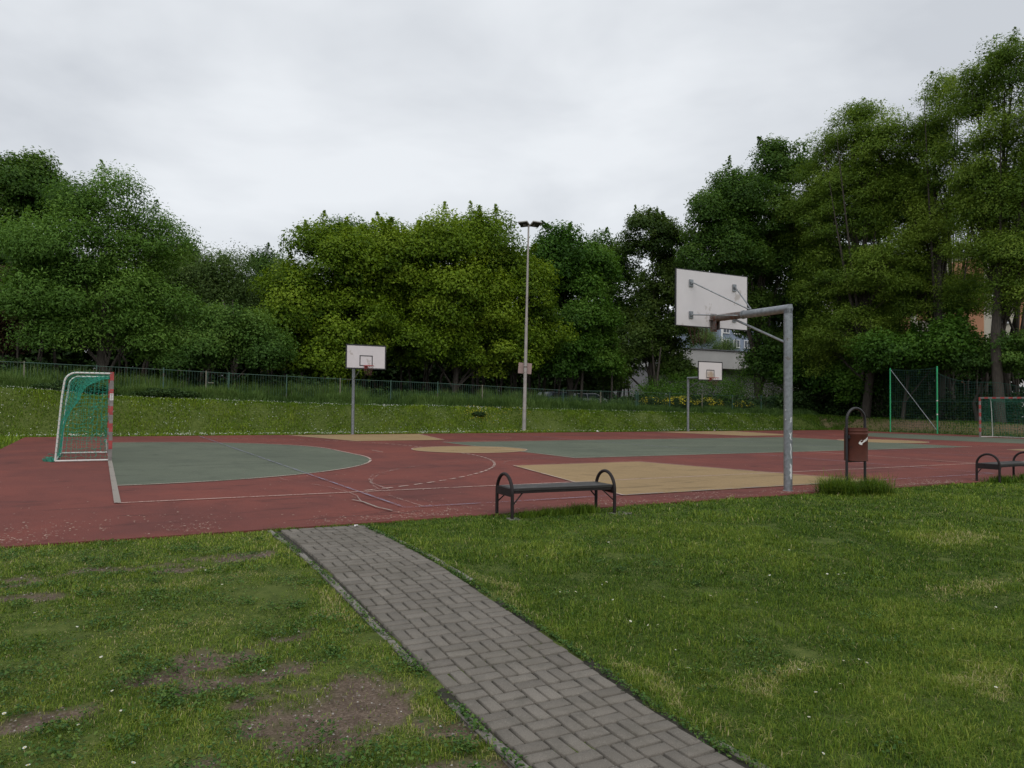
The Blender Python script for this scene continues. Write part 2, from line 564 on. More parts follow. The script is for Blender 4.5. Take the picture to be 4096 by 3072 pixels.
# blue outlines of the cross courts
for a, b in ((3.38, 17.05), (23.2, 36.8)):
    mm = mbl
    stripe(mm, [(a, B0), (b, B0)], .045, ZL + .006)
    stripe(mm, [(a, B0), (a, B1)], .045, ZL + .008)
    stripe(mm, [(b, B0), (b, B1)], .05, ZL + .008)
    stripe(mf, [(a, B1), (b, B1)], .045, ZL + .006)
stripe(mf, [(3.66, B0), (3.66, -.3)], .045, ZL)
# wandering hand-sprayed white curves
for q_ in range(2): stripe(mf, [(2.72, 2.75), (2.72, 2.45), (2.86, 1.9), (3.0, 1.5), (3.15, .8), (3.22, .1), (3.20, -.5), (3.07, -1.1), (3.03, -1.6), (3.06, -2.0), (3.14, -2.4), (3.3, -2.9)][q_ * 2:], .022, ZL + .002 + .001 * q_)
stripe(mg, [(2.98, -1.0), (3.05, -1.3), (3.05, -1.9), (3.12, -2.3)], .03, ZL + .010)
stripe(mf, [(5.9, 4.25), (5.2, 3.6), (4.5, 2.7), (4.2, 2.0), (4.0, 1.3), (3.95, .6), (3.92, .1)], .045, ZL + .002)
for mbx, mat, nm in ((mp_, M_LPINK, 'court_pale_lines'), (mg, M_LGREY, 'court_grey_lines'), (mbl, M_LBLUE, 'court_blue_lines'), (mf, M_LFAINT, 'court_faint_lines')):
    tag(mbx.build(nm, mat), kind='structure')

# petals and worn flecks along the near rim of the court
R0 = np.random.RandomState(3)
N = 6500
pu = R0.uniform(-2.5, 16, N); pv = -2.98 + R0.exponential(.45, N) * np.interp(pu, [-2, 3, 6, 11], [1.5, 1.0, .55, .45])
keep = (pv < .6) & ((vnoise(pu, pv, .7, 11) + .5 * vnoise(pu, pv, .2, 12)) > R0.uniform(-.5, .9, N)) & ((pu < 4.2) | (pu > 6.0) | (R0.rand(N) < .25))
pu, pv = pu[keep], pv[keep]
extra_u = R0.uniform(-2, 14, 260); extra_v = R0.uniform(-2.6, 4, 260)
pu = np.concatenate([pu, extra_u]); pv = np.concatenate([pv, extra_v])
N = len(pu)
an = R0.uniform(0, PI, N); L1 = R0.uniform(.006, .021, N); W1 = L1 * R0.uniform(.3, .8, N)
ca, sa = np.cos(an), np.sin(an)
V = np.zeros((N, 4, 3))
for k, (a, b) in enumerate(((-1, 0), (0, -1), (1, 0), (0, 1))):
    V[:, k, 0] = pu + a * L1 * ca - b * W1 * sa
    V[:, k, 1] = pv + a * L1 * sa + b * W1 * ca
    V[:, k, 2] = .022 + R0.uniform(0, .004, N)
Fp = np.arange(N * 4).reshape(N, 4)
m, nt, out = newmat('petal')
a = nd(nt, 'ShaderNodeAttribute', attribute_name='tint')
bsdf(nt, out, ramp(nt, a.outputs['Fac'], [(0, (.18, .10, .08)), (1, (.42, .32, .25))]), .8)
me = npmesh('fallen_petals', V.reshape(-1, 3), F4=Fp, tint=np.repeat(R0.rand(N), 4), mats=[m])
tag(link('fallen_petals', me), 'pale fallen petals scattered along the near rim of the red court', 'petals', kind='stuff')

# --- paved path
m, nt, out = newmat('concrete_paver')
a = nd(nt, 'ShaderNodeAttribute', attribute_name='tint')
p = posvec(nt)
fine = noise(nt, 220, 3, .8, p); mid = noise(nt, 7, 5, .65, p)
c = ramp(nt, a.outputs['Fac'], [(0, (.130, .116, .100)), (.5, (.176, .158, .136)), (1, (.228, .206, .178))])
c = mixc(nt, .75, c, ramp(nt, fine, [(.3, (.45, .45, .45)), (.5, (.8, .8, .8)), (.75, (1.3, 1.28, 1.22))]), 'MULTIPLY')
c = mixc(nt, ramp(nt, mid, [(.5, (0, 0, 0)), (.75, (.55, .55, .55))]), c, (.085, .080, .066))
sp_ = noise(nt, 55, 4, .8, p)
c = mixc(nt, ramp(nt, sp_, [(.60, (0, 0, 0)), (.70, (.5, .5, .5))]), c, (.30, .285, .25))
lg_ = noise(nt, 1.6, 5, .7, p, 1.0)
c = mixc(nt, ramp(nt, lg_, [(.5, (0, 0, 0)), (.72, (.5, .5, .5))]), c, (.095, .085, .066))
bsdf(nt, out, c, .88, 0, fine, .5, .002, .25)
M_PAVER = m
PL, PR = 1.472, 2.407
rng = random.Random(12)
V, F4l, T = [], [], []
def paver(cu, cv, du, dv):
    z = Gz(cu, cv) + .026 + rng.uniform(-.003, .003) + .006 * float(vnoise(cu, cv, .8, 21))
    du += rng.uniform(-.005, -.001); dv += rng.uniform(-.005, -.001)
    r = rng.uniform(-.022, .022)
    cr, sr = math.cos(r), math.sin(r)
    tx, ty = rng.uniform(-.016, .016), rng.uniform(-.016, .016)
    sl = (Gz(cu, cv + .1) - Gz(cu, cv - .1)) / .2
    b = len(V)
    for (ins, dz) in ((.0, -.05), (.0, -.004), (.004, 0.0)):
        for sx, sy in ((-1, -1), (1, -1), (1, 1), (-1, 1)):
            x = sx * (du / 2 - ins); y = sy * (dv / 2 - ins)
            X = x * cr - y * sr; Y = x * sr + y * cr
            V.append((cu + X, cv + Y, z + dz + tx * X + (ty + sl) * Y))
    for l in (0, 4):
        for k in range(4):
            F4l.append((b + l + k, b + l + (k + 1) % 4, b + l + 4 + (k + 1) % 4, b + l + 4 + k))
    F4l.append((b + 8, b + 9, b + 10, b + 11))
    t = min(1, max(0, rng.gauss(.5, .14)))
    T.extend([t] * 12)
cell = .187
nrow = 47
for j in range(nrow):
    cv = -3.17 - (j + .5) * cell
    sh = .012 * float(vnoise(cv, 0, 1.5, 8)) + .06 * float(sstep(-6.2, -3.2, cv))
    for i in range(5):
        cu = PL + (i + .5) * cell + sh
        fw = (PRv(cv) - PL) / (PR - PL)
        cu = PL + (cu - PL) * fw
        if (i + j) % 2:
            for s in (-.25, .25):
                paver(cu, cv + s * cell, .175 * fw, .0805)
        else:
            for s in (-.25, .25):
                paver(cu + s * cell * fw, cv, .0805 * fw, .175)
me = npmesh('path', V, F4=F4l, tint=T, mats=[M_PAVER])
path = tag(link('path', me), kind='structure')
# jointing soil under the pavers
m, nt, out = newmat('joint_soil')
p = posvec(nt)
bsdf(nt, out, ramp(nt, noise(nt, 25, 4, .7, p), [(.35, (.016, .014, .010)), (.6, (.030, .027, .016)), (.72, (.035, .046, .014))]), .95)
vs, fs = [], []
vv = np.arange(-3.1, -12.1, -.25)
for k, v in enumerate(vv):
    for u in (PL - .07, PRv(v) + .10):
        vs.append((u, v, Gz(u, v) + .004))
for k in range(len(vv) - 1):
    fs.append((2 * k, 2 * k + 1, 2 * k + 3, 2 * k + 2))
tag(link('path_bedding', npmesh('path_bedding', vs, F4=fs, mats=[m])), kind='structure')
# kerb strips, a row of thin concrete slabs, some sunken
m, nt, out = newmat('kerb_concrete')
p = posvec(nt)
bsdf(nt, out, ramp(nt, noise(nt, 30, 5, .75, p), [(.25, (.11, .10, .085)), (.55, (.185, .17, .15)), (.8, (.26, .245, .215))]), .92, 0, noise(nt, 90, 3, .7, p), .5, .003)
mb = MB()
def kerb(u0_, seed, dz=0.0, skip=()):
    r = random.Random(seed)
    v = -3.05
    k = 0
    while v > -11.5:
        ln = r.choice([.98, .98, .5])
        if k not in skip:
            u = u0_ if u0_ < 2 else u0_ - 2.407 + PRv(v - ln / 2)
            z = Gz(u, v - ln / 2)
            sl = (Gz(u, v - ln) - Gz(u, v)) / -ln
            M = Matrix.Rotation(r.uniform(-.015, .015), 3, 'Z') @ Matrix.Rotation(math.atan(sl), 3, 'X') @ Matrix.Rotation(r.uniform(-.05, .05), 3, 'Y')
            mb.box((u + r.uniform(-.005, .005), v - ln / 2, z + dz + .028 - .05 + r.uniform(-.008, .006)), (.052, ln - .012, .10), bev=.006, M=M)
        v -= ln + .004
        k += 1
kerb(PL - .042, 3, skip=(6,), dz=-.010)
kerb(PR + .095, 8, skip=(3, 4, 5, 8, 9, 10, 11, 12, 13), dz=-.016)
tag(mb.build('path_kerb', m), kind='structure')

# ------------------------------------------------------------------ grass
def inview(u, v, zmin=1.6, lim=.82):
    x = (u - CAM[0]) * .879 - (v - CAM[1]) * .476
    zz = (u - CAM[0]) * .476 + (v - CAM[1]) * .879
    return (zz > zmin) & (np.abs(x) < zz * lim + .6), zz

def blades(u, v, z, h, w, lean, tint, R):
    N = len(u)
    a = R.uniform(0, 2 * PI, N)
    dx, dy = np.cos(a), np.sin(a)
    fx, fy = -dy, dx
    V = np.zeros((N, 5, 3))
    b = R.uniform(.3, 1, N) * lean * h
    for k, (t, s) in enumerate(((0, -1), (0, 1), (.55, 1), (.55, -1), (1, 0))):
        off = b * t * t
        ww = w * (1 if t == 0 else .8) * s / 2
        V[:, k, 0] = u + dx * off + fx * ww
        V[:, k, 1] = v + dy * off + fy * ww
        V[:, k, 2] = z + h * t * np.sqrt(np.clip(1 - (.55 * lean * t) ** 2, .2, 1)) - (.006 if t == 0 else 0)
    base = np.arange(N)[:, None] * 5
    F4 = base + np.array([[0, 1, 2, 3]])
    F3 = base + np.array([[3, 2, 4]])
    return V.reshape(-1, 3), F4, F3, np.repeat(tint, 5)

def grass_obj(name, sets, mat, label, cat='grass'):
    Vs, F4s, F3s, Ts, off = [], [], [], [], 0
    for V, a, b, t in sets:
        Vs.append(V); F4s.append(a + off); F3s.append(b + off); Ts.append(t); off += len(V)
    me = npmesh(name, np.concatenate(Vs), np.concatenate(F4s), np.concatenate(F3s), tint=np.concatenate(Ts), mats=[mat])
    return tag(link(name, me), label, cat, kind='stuff')

GSTOP = [(0.0, (.026, .066, .008)), (.3, (.078, .146, .014)), (.6, (.156, .232, .024)), (.82, (.300, .350, .055)), (.90, (.40, .35, .16)), (1.0, (.56, .47, .28))]
M_GRASS = leafmat('grass_blade', GSTOP, .3, .5)
R = np.random.RandomState(11)
def lawn_mask(u, v):
    e = .045 * vnoise(u, v * 0, .35, 31) + .03 * vnoise(u, v * 0, .11, 32)
    ok = v < -3.03 + e
    l = PL - .060 + .03 * vnoise(v, v * 0, .4, 33) + .02 * vnoise(v, v * 0, .13, 34)
    r = PRv(v) + .045 + .05 * sstep(-6.2, -3.2, v) + .05 * vnoise(v, v * 0, .5, 35) + .02 * vnoise(v, v * 0, .12, 36)
    inpath = (u > l) & (u < r) & (v < -3.14 + e)
    left = (u < -2.72) & (v < 23)
    return (ok & ~inpath) | left

sets = []
for z0, z1, dens, hh, ww in ((1.7, 2.5, 9000, .028, .0034), (2.5, 4.6, 19000, .028, .0032), (4.6, 6.6, 12000, .031, .0042), (6.6, 9.5, 6200, .036, .0060), (9.5, 14, 2300, .042, .0095),
                             (14, 22, 900, .045, .016), (22, 45, 260, .05, .030)):
    half = z1 * .84 + 1
    area = (z1 - z0) * 2 * half
    N = int(area * dens)
    zz = R.uniform(z0, z1, N); xx = R.uniform(-half, half, N)
    u = CAM[0] + xx * .879 + zz * .476; v = CAM[1] - xx * .476 + zz * .879
    ok, _ = inview(u, v)
    ok &= lawn_mask(u, v)
    u, v = u[ok], v[ok]
    bare = patchmask(u, v, PATCH); dry = patchmask(u, v, DRY, seed=9)
    n1_ = vnoise(u, v, .9, 41); n2_ = vnoise(u, v, .23, 42); n3_ = vnoise(u, v, .09, 43)
    left = (u < 1.5)
    thin = np.where(left, .25 + .35 * np.clip(n2_ * .6 + n3_ * .7, 0, 1), .05 + .15 * np.clip(n3_, 0, 1))
    kp = R.rand(len(u)) > np.maximum(np.clip(bare * 1.15, 0, .97), thin)
    u, v, bare, dry, n1_, n2_, n3_, left = [q[kp] for q in (u, v, bare, dry, n1_, n2_, n3_, left)]
    N = len(u)
    h = hh * (1 + .35 * n1_ + .45 * n2_ + .35 * n3_) * R.uniform(.55, 1.35, N) * np.where(left, .72, 1.12) * (1 - .5 * bare)
    h = np.clip(h, .010, .10)
    tint = .44 + .16 * n1_ + .14 * n2_ + .06 * n3_ + R.normal(0, .21, N) + .25 * dry * R.rand(N) + np.where(left, .03, -.10)
    tint = np.clip(tint, 0, .83)
    straw = R.rand(N) < (.02 + .035 * left + .30 * dry + .10 * bare)
    tint[straw] = R.uniform(.84, 1, straw.sum())
    sets.append(blades(u, v, G(u, v), h, ww * R.uniform(.7, 1.2, N), R.uniform(.6, 2.3, N), tint, R))
# longer tufts on the right lawn and along the path
def tufts(cs, n, spread, h, w, tlo, thi, lean=1.0):
    us, vs, hs = [], [], []
    for (a, b, s) in cs:
        k = int(n * s)
        us.append(a + R.normal(0, spread * s, k)); vs.append(b + R.normal(0, spread * s, k)); hs.append(h * s * R.uniform(.4, 1.1, k))
    u, v, hh = map(np.concatenate, (us, vs, hs))
    return blades(u, v, G(u, v), hh, w * R.uniform(.6, 1.2, len(u)), R.uniform(.4, lean, len(u)), R.uniform(tlo, thi, len(u)), R)
cs = []
for _ in range(150):
    zz = R.uniform(3.2, 9); xx = R.uniform(-.1, .74) * zz
    u = CAM[0] + xx * .879 + zz * .476; v = CAM[1] - xx * .476 + zz * .879
    if u > 2.75 and v < -3.3: cs.append((u, v, R.uniform(.5, 1.0)))
sets.append(tufts(cs, 70, .085, .085, .0045, .25, .75))
cs = [(R.uniform(2.45, 2.60), R.uniform(-10, -3.2), R.uniform(.4, .8)) for _ in range(60)] + [(R.uniform(1.30, 1.42), R.uniform(-9.5, -3.2), R.uniform(.3, .7)) for _ in range(40)]
sets.append(tufts(cs, 45, .035, .07, .004, .3, 1.0))
cs = [(R.uniform(-1.5, 1.2), R.uniform(-9, -3.6), R.uniform(.4, .9)) for _ in range(50)]
sets.append(tufts(cs, 45, .05, .055, .0045, .3, .8))
# tall tufts round the bin legs and under the bench
cs = []
for cx_, cy_, sp_, k_ in ((10.55, -3.30, .17, 22), (11.15, -3.42, .20, 24), (10.85, -3.2, .3, 10)):
    for _ in range(k_):
        o_ = R.normal(0, 1, 2)
        cs.append((cx_ + sp_ * o_[0], cy_ + .10 * o_[1], max(.25, 1.2 * math.exp(-.45 * o_[0] ** 2) * R.uniform(.5, 1.1))))
sets.append(tufts(cs, 150, .085, .34, .008, .02, .72, 2.2))
cs = [(R.uniform(4.5, 5.6), -3.25 - .12 * (R.rand()), R.uniform(.4, .8)) for _ in range(26)]
cs += [(5.5 + R.normal(0, .1), -3.3 + R.normal(0, .05), R.uniform(.8, 1.1)) for _ in range(7)]
sets.append(tufts(cs, 110, .07, .17, .007, .12, .65))
cs = [(R.uniform(15.0, 16.6), -3.1 - .15 * R.rand(), R.uniform(.5, 1.0)) for _ in range(24)]
sets.append(tufts(cs, 70, .08, .2, .012, .05, .5))
cs = [(R.uniform(-2.0, 14), -3.04, R.uniform(.3, .6)) for _ in range(120)]
sets.append(tufts(cs, 26, .05, .09, .006, .1, .6))
grass_obj('lawn_grass', sets, M_GRASS, 'mown green lawn grass with bare patches either side of the paved path')

# broad-leaved weeds (clover, plantain) in the left lawn: little leaf rosettes
def leaf_quads(P, n, L_, W_, R, roll=None):
    """P centres, n normals -> folded diamond leaves"""
    N = len(P)
    n = n / np.linalg.norm(n, axis=1, keepdims=True)
    r = R.normal(size=(N, 3))
    t = r - n * np.sum(r * n, 1, keepdims=True)
    t /= np.linalg.norm(t, axis=1, keepdims=True)
    b = np.cross(n, t)
    L_ = np.broadcast_to(L_, (N,))[:, None]; W_ = np.broadcast_to(W_, (N,))[:, None]
    V = np.stack([P - t * L_ / 2, P + b * W_ / 2 + n * W_ * .18, P + t * L_ / 2 - n * L_ * .12, P - b * W_ / 2 + n * W_ * .18], 1)
    return V.reshape(-1, 3), np.arange(N * 4).reshape(N, 4)
us, vs = [], []
for _ in range(140):
    k = R.randint(10, 40); vv_ = R.uniform(-9.5, -3.2); s = R.uniform(.015, .04)
    uu_ = (PL - .05) if R.rand() < .4 else PRv(vv_) + .04
    us.append(uu_ + R.normal(0, s * .6, k)); vs.append(vv_ + R.normal(0, s * 2.5, k))
for _ in range(520):
    zz = R.uniform(3.0, 8.6); xx = R.uniform(-.74, .5) * zz
    u = CAM[0] + xx * .879 + zz * .476; v = CAM[1] - xx * .476 + zz * .879
    if v < -3.2 and (u < 1.36) or (u > 2.7 and R.rand() < .25 and v < -3.3):
        k = R.randint(15, 90); s = R.uniform(.03, .10)
        us.append(u + R.normal(0, s, k)); vs.append(v + R.normal(0, s, k))
u = np.concatenate(us); v = np.concatenate(vs)
ok = lawn_mask(u, v) | ((u > PL - .09) & (u < PL + .02)) | ((u > PRv(v) - .03) & (u < PRv(v) + .14)); u, v = u[ok], v[ok]
N = len(u)
P = np.stack([u, v, G(u, v) + R.uniform(.012, .045, N)], 1)
nn = R.normal(0, .45, (N, 3)); nn[:, 2] = 1
V, F4 = leaf_quads(P, nn, R.uniform(.014, .028, N), R.uniform(.010, .017, N), R)
M_WEED = leafmat('weed_leaf', [(0, (.030, .078, .020)), (.6, (.072, .150, .028)), (1, (.14, .21, .045))], .25, .45)
me = npmesh('lawn_weeds', V, F4=F4, tint=np.repeat(R.rand(N), 4), mats=[M_WEED])
tag(link('lawn_weeds', me), 'low clover and plantain leaves growing through the lawn', 'ground cover', kind='stuff')

# pebbles and crumbs on the bare soil, dry straw bits
N = 16000
u = R.uniform(-2, 1.6, N); v = R.uniform(-9.3, -3.6, N)
b = patchmask(u, v, PATCH)
ok = R.rand(N) < b * .6
u, v = u[ok], v[ok]; N = len(u)
P = np.stack([u, v, G(u, v) + .001], 1); s = R.uniform(.003, .010, N) * R.uniform(.5, 1.2, N)
oct_ = np.array([(1, 0, 0), (0, 1, 0), (-1, 0, 0), (0, -1, 0), (0, 0, .7), (0, 0, -.7)], float)
V = (P[:, None, :] + oct_[None] * s[:, None, None] * R.uniform(.7, 1.3, (N, 6, 1)))
f = np.array([(0, 1, 4), (1, 2, 4), (2, 3, 4), (3, 0, 4)])
F3 = (np.arange(N)[:, None, None] * 6 + f[None]).reshape(-1, 3)
m, nt, out = newmat('pebble')
a = nd(nt, 'ShaderNodeAttribute', attribute_name='tint')
bsdf(nt, out, ramp(nt, a.outputs['Fac'], [(0, (.06, .045, .035)), (.7, (.16, .13, .11)), (1, (.38, .36, .33))]), .9)
me = npmesh('pebbles', V.reshape(-1, 3), F3=F3, tint=np.repeat(R.rand(N) ** 1.3, 6), mats=[m])
tag(link('pebbles', me), 'small pebbles and crumbs on the bare brown soil patches', 'pebbles', kind='stuff')

# bank grass: short on the slope, tall by the fence
M_BANK = leafmat('bank_blade', [(0.0, (.028, .068, .007)), (.35, (.084, .152, .010)), (.65, (.160, .240, .018)), (1.0, (.29, .34, .05))], .25, .55)
sets = []
N = 120000
u = R.uniform(-9, 46, N); v = R.uniform(22.45, 26.1, N)
ok = ~((u > 19.7) & (u < 19.95) & (v > 23.8) & (v < 24.1))
u, v = u[ok], v[ok]; N = len(u)
n1_, n2_ = vnoise(u, v, 1.1, 51), vnoise(u, v, .35, 52)
sets.append(blades(u, v, G(u, v), np.clip(.085 * (1 + .4 * n1_ + .5 * n2_), .03, .2) * R.uniform(.6, 1.3, N), R.uniform(.018, .035, N), R.uniform(.4, 1.1, N),
                   np.clip(.48 + .14 * n1_ + .2 * n2_ + R.normal(0, .13, N) - .012 * np.maximum(u - 15, 0), 0, 1), R))
N = 9000
u = R.uniform(43.0, 46.5, N); v = R.uniform(0, 26, N)
ok = R.rand(N) > .8 * np.clip((sstep(43.6, 44.3, u)) * (.75 + .8 * vnoise(u, v, 1.5, 4)), 0, 1)
u, v = u[ok], v[ok]; N = len(u)
sets.append(blades(u, v, G(u, v), .1 * R.uniform(.6, 1.6, N), R.uniform(.03, .05, N), R.uniform(.4, 1, N), R.uniform(.0, .28, N), R))  # right-end bank: low tint range paints the trees' shade into the blade colour
N = 5000
u = R.uniform(-8, -2.7, N); v = R.uniform(12, 23.4, N)
sets.append(blades(u, v, G(u, v), .09 * R.uniform(.6, 1.6, N), R.uniform(.02, .035, N), R.uniform(.4, 1, N), R.uniform(.3, .8, N), R))
grass_obj('bank_grass', sets, M_BANK, 'short grass on the sloping bank behind the far side of the court')
M_TALL = leafmat('tall_blade', [(0.0, (.034, .072, .018)), (.4, (.085, .155, .034)), (.75, (.150, .225, .060)), (1.0, (.27, .31, .14))], .25, .55)
sets = []
for N, va, vb, hh in ((70000, 26.0, 27.85, .62), (60000, 28.05, 30.2, .98)):
    u = R.uniform(-9, 46, N); v = va + (vb - va) * R.rand(N) ** .8
    n1_, n2_ = vnoise(u, v, 2.3, 61), vnoise(u, v, .6, 62)
    h = np.clip(hh * (1 + .30 * n1_ + .35 * n2_), .12, 1.3) * R.uniform(.55, 1.15, N) * sstep(va - .2, va + .9, v) * (1 - .25 * sstep(24, 34, u))
    sets.append(blades(u, v, G(u, v), h, R.uniform(.016, .034, N), R.uniform(.3, .9, N), np.clip(.42 + .16 * n1_ + .2 * n2_ + R.normal(0, .14, N) - .006 * np.maximum(u, 0), 0, 1), R))
grass_obj('tall_grass', sets, M_TALL, 'tall unmown grass along the foot of the railing fence')

# white clover dots on the bank (far too many to count) and yellow flowers
def dots(name, u, v, zoff, s, mat, label, cat='flowers', tint=None):
    N = len(u)
    P = np.stack([u, v, G(u, v) + zoff], 1)
    nn = R.normal(0, .5, (N, 3)); nn[:, 2] = 1; nn[:, 0] -= .3; nn[:, 1] -= .6
    V, F4 = leaf_quads(P, nn, s, s * .9, R)
    me = npmesh(name, V, F4=F4, tint=np.repeat(R.rand(N) if tint is None else tint, 4), mats=[mat])
    return tag(link(name, me), label, cat, kind='stuff')
M_WHITE = leafmat('white_petal', [(0, (.45, .47, .42)), (1, (.75, .76, .70))], .2)
M_YEL = leafmat('yellow_petal', [(0, (.42, .34, .02)), (1, (.62, .55, .04))], .2)
N = 24000
u = R.uniform(-8, 40, N); v = R.uniform(22.5, 26.2, N)
dd = .18 + .5 * np.clip(vnoise(u, v, 1.3, 71) + .3 * vnoise(u, v, .4, 72), 0, 1) + .75 * np.exp(-((v - 22.9) / .28) ** 2) + .5 * np.exp(-((v - 25.75) / .18) ** 2)
dd *= np.interp(u, [-8, 12, 20, 40], [.62, .62, .32, .18])
ok = R.rand(N) < dd * .95
u, v = u[ok], v[ok]
dots('clover_flowers', u, v, R.uniform(.05, .12, len(u)), R.uniform(.022, .045, len(u)), M_WHITE, 'tiny white clover flowers dotted over the grass bank')
u = np.concatenate([17.5 + R.normal(0, .5, 160), R.uniform(17, 21, 120), R.normal(19, 1.0, 60)])
v = np.concatenate([24.7 + R.normal(0, .25, 160), R.uniform(24.9, 25.7, 120), R.uniform(23.0, 23.5, 60)])
dots('buttercups', u, v, R.uniform(.06, .16, len(u)), R.uniform(.025, .05, len(u)), M_YEL, 'small yellow buttercups on the bank left of the lamp post')

# near daisies: individuals
mb = MB()
for k in range(12):
    a = 2 * PI * k / 12
    c_, s_ = math.cos(a), math.sin(a)
    p0 = Vector((c_ * .003, s_ * .003, .0)); p1 = Vector((c_ * .0095 - s_ * .0022, s_ * .0095 + c_ * .0022, .0012)); p2 = Vector((c_ * .0125, s_ * .0125, .0018)); p3 = Vector((c_ * .0095 + s_ * .0022, s_ * .0095 - c_ * .0022, .0012))
    mb.add([p0, p1, p2, p3], [(0, 1, 2, 3)])
M_DW = speckmat('daisy_white', (.74, .74, .72), .05, 40, .7)
M_DY = speckmat('daisy_yellow', (.55, .42, .03), .1, 40, .7)
M_STEM = speckmat('stem_green', (.06, .11, .03), .2, 40, .7)
def daisy_first():
    t = thing('daisy', (0, 0, 0), 0, 'small white daisy with a yellow eye open in the lawn', 'flower', 'daisies scattered in the lawn')
    a = mb.build('petals', M_DW, t); a.location.z = .045
    c_ = MB(); c_.lathe([(.0042, 0), (.0038, .0018), (.002, .003), (.0002, .0033)], n=8)
    b = c_.build('flower_centre', M_DY, t); b.location.z = .045
    s_ = MB(); s_.tube([(0, 0, 0), (.003, .001, .02), (0, 0, .045)], .0008, 5)
    s_.build('stem', M_STEM, t)
    return t
DAISY = [(-1.05, -6.35), (-1.0, -6.32), (-.93, -6.28), (-.86, -6.24), (-.80, -6.3), (-.95, -6.5), (-1.02, -6.75), (-.88, -6.72), (-.84, -6.8), (-.9, -6.95),
         (-.98, -5.1), (.10, -4.1), (.62, -5.45), (.66, -5.42), (-.6, -5.7), (-.35, -6.1), (.05, -5.9), (-.15, -7.2), (-.12, -7.45), (-.3, -7.55), (-.5, -7.7), (-.48, -7.9),
         (-.1, -8.05), (-.02, -8.25), (.02, -8.3), (-.35, -8.35), (-.7, -7.9), (-.7, -8.4), (-.76, -8.5), (-.45, -8.75), (.12, -8.8), (.3, -7.95), (.34, -8.02), (.6, -7.25), (.35, -8.6), (.42, -8.62),
         (-.62, -7.3), (-.2, -6.7), (-.75, -7.55), (.55, -4.95), (.92, -5.85),
         (3.05, -6.6), (3.1, -6.63), (3.0, -6.58), (3.35, -6.5), (3.4, -6.47), (3.45, -6.52), (3.5, -6.5), (3.3, -6.9), (3.7, -7.0), (3.05, -7.3), (3.1, -7.35), (3.2, -7.45),
         (3.25, -7.5), (3.65, -7.4), (3.7, -7.45), (3.05, -7.9), (2.95, -8.05), (2.9, -8.2), (2.95, -8.25), (5.0, -6.8), (5.05, -6.85), (5.1, -6.82), (5.6, -7.0), (5.7, -7.05), (5.65, -7.1), (5.8, -7.02),
         (4.3, -7.3), (4.35, -7.35), (4.1, -7.1), (3.9, -8.5), (3.95, -8.55), (4.0, -8.53), (3.98, -8.6), (3.5, -8.5), (3.3, -8.8), (3.55, -8.75), (4.9, -8.6), (5.2, -8.4),
         (7.2, -5.6), (7.3, -5.55), (7.5, -5.5), (7.6, -5.6), (7.9, -5.9), (7.95, -5.95), (8.3, -6.2), (6.4, -5.7), (5.7, -5.3), (6.0, -6.2), (9.1, -6.0), (9.4, -6.2), (4.4, -5.3), (2.9, -5.2), (3.3, -5.5),
         (3.0, -9.0), (3.1, -9.15), (4.3, -9.2), (2.72, -9.3), (5.5, -9.2), (6.1, -8.2)]
d0 = daisy_first()
for i, (a, b) in enumerate(DAISY):
    if i == 0:
        o = d0
    else:
        o = d0.copy(); col.objects.link(o)
        for ch in d0.children:
            c_ = ch.copy(); col.objects.link(c_); c_.parent = o
    o.location = (a, b, Gz(a, b)); s_ = rng.uniform(.5, .85)
    o.rotation_euler = (rng.uniform(-.1, .5), rng.uniform(-.3, .3), rng.uniform(0, 6))
    o.scale = (s_, s_, s_)

# ------------------------------------------------------------------ sports equipment
M_GALV = speckmat('galvanised_steel', (.23, .245, .26), .28, 14, .45, .55, wear=(.16, .15, .14), wscale=7, wthr=.6)
M_GALVD = speckmat('grey_steel', (.13, .135, .145), .25, 10, .55, .35, wear=(.12, .075, .05), wscale=9, wthr=.66)
M_RUSTY = speckmat('rust_stained_steel', (.14, .115, .105), .3, 12, .6, .35, wear=(.13, .05, .03), wscale=10, wthr=.52)
M_BOARD = speckmat('white_laminate', (.60, .565, .575), .035, 3.5, .45, wear=(.44, .40, .38), wscale=2.5, wthr=.60, bstr=.03)
M_BLACK = speckmat('black_paint', (.020, .020, .022), .3, 20, .5)
M_RED_P = speckmat('red_paint', (.33, .035, .03), .3, 12, .5, wear=(.16, .05, .035), wthr=.6)
M_CHAIN = speckmat('net_cord', (.10, .045, .035), .3, 12, .7)
M_WHITEP = speckmat('white_scribble', (.55, .56, .56), .1, 20, .6)
m, nt, out = newmat('stained_laminate')
v_ = objvec(nt)
n_ = noise(nt, 4.5, 5, .7, v_)
sx_ = nd(nt, 'ShaderNodeSeparateXYZ', {0: v_})
dz_ = nd(nt, 'ShaderNodeMath', {0: sx_.outputs[2], 1: .27}, operation='ADD').outputs[0]
cx2 = nd(nt, 'ShaderNodeCombineXYZ', {0: sx_.outputs[0], 1: 0.0, 2: dz_})
ln_ = nd(nt, 'ShaderNodeVectorMath', {0: cx2.outputs[0]}, operation='LENGTH').outputs['Value']
fl_ = nd(nt, 'ShaderNodeMapRange', {0: ln_, 1: .12, 2: .62, 3: .95, 4: 0.0}).outputs[0]
fm_ = nd(nt, 'ShaderNodeMath', {0: fl_, 1: n_}, operation='MULTIPLY').outputs[0]
bsdf(nt, out, mixc(nt, nd(nt, 'ShaderNodeMapRange', {0: fm_, 1: .18, 2: .5, 3: 0.0, 4: .9}).outputs[0], (.60, .57, .56), (.34, .25, .16)), .5)
M_STAIN = m

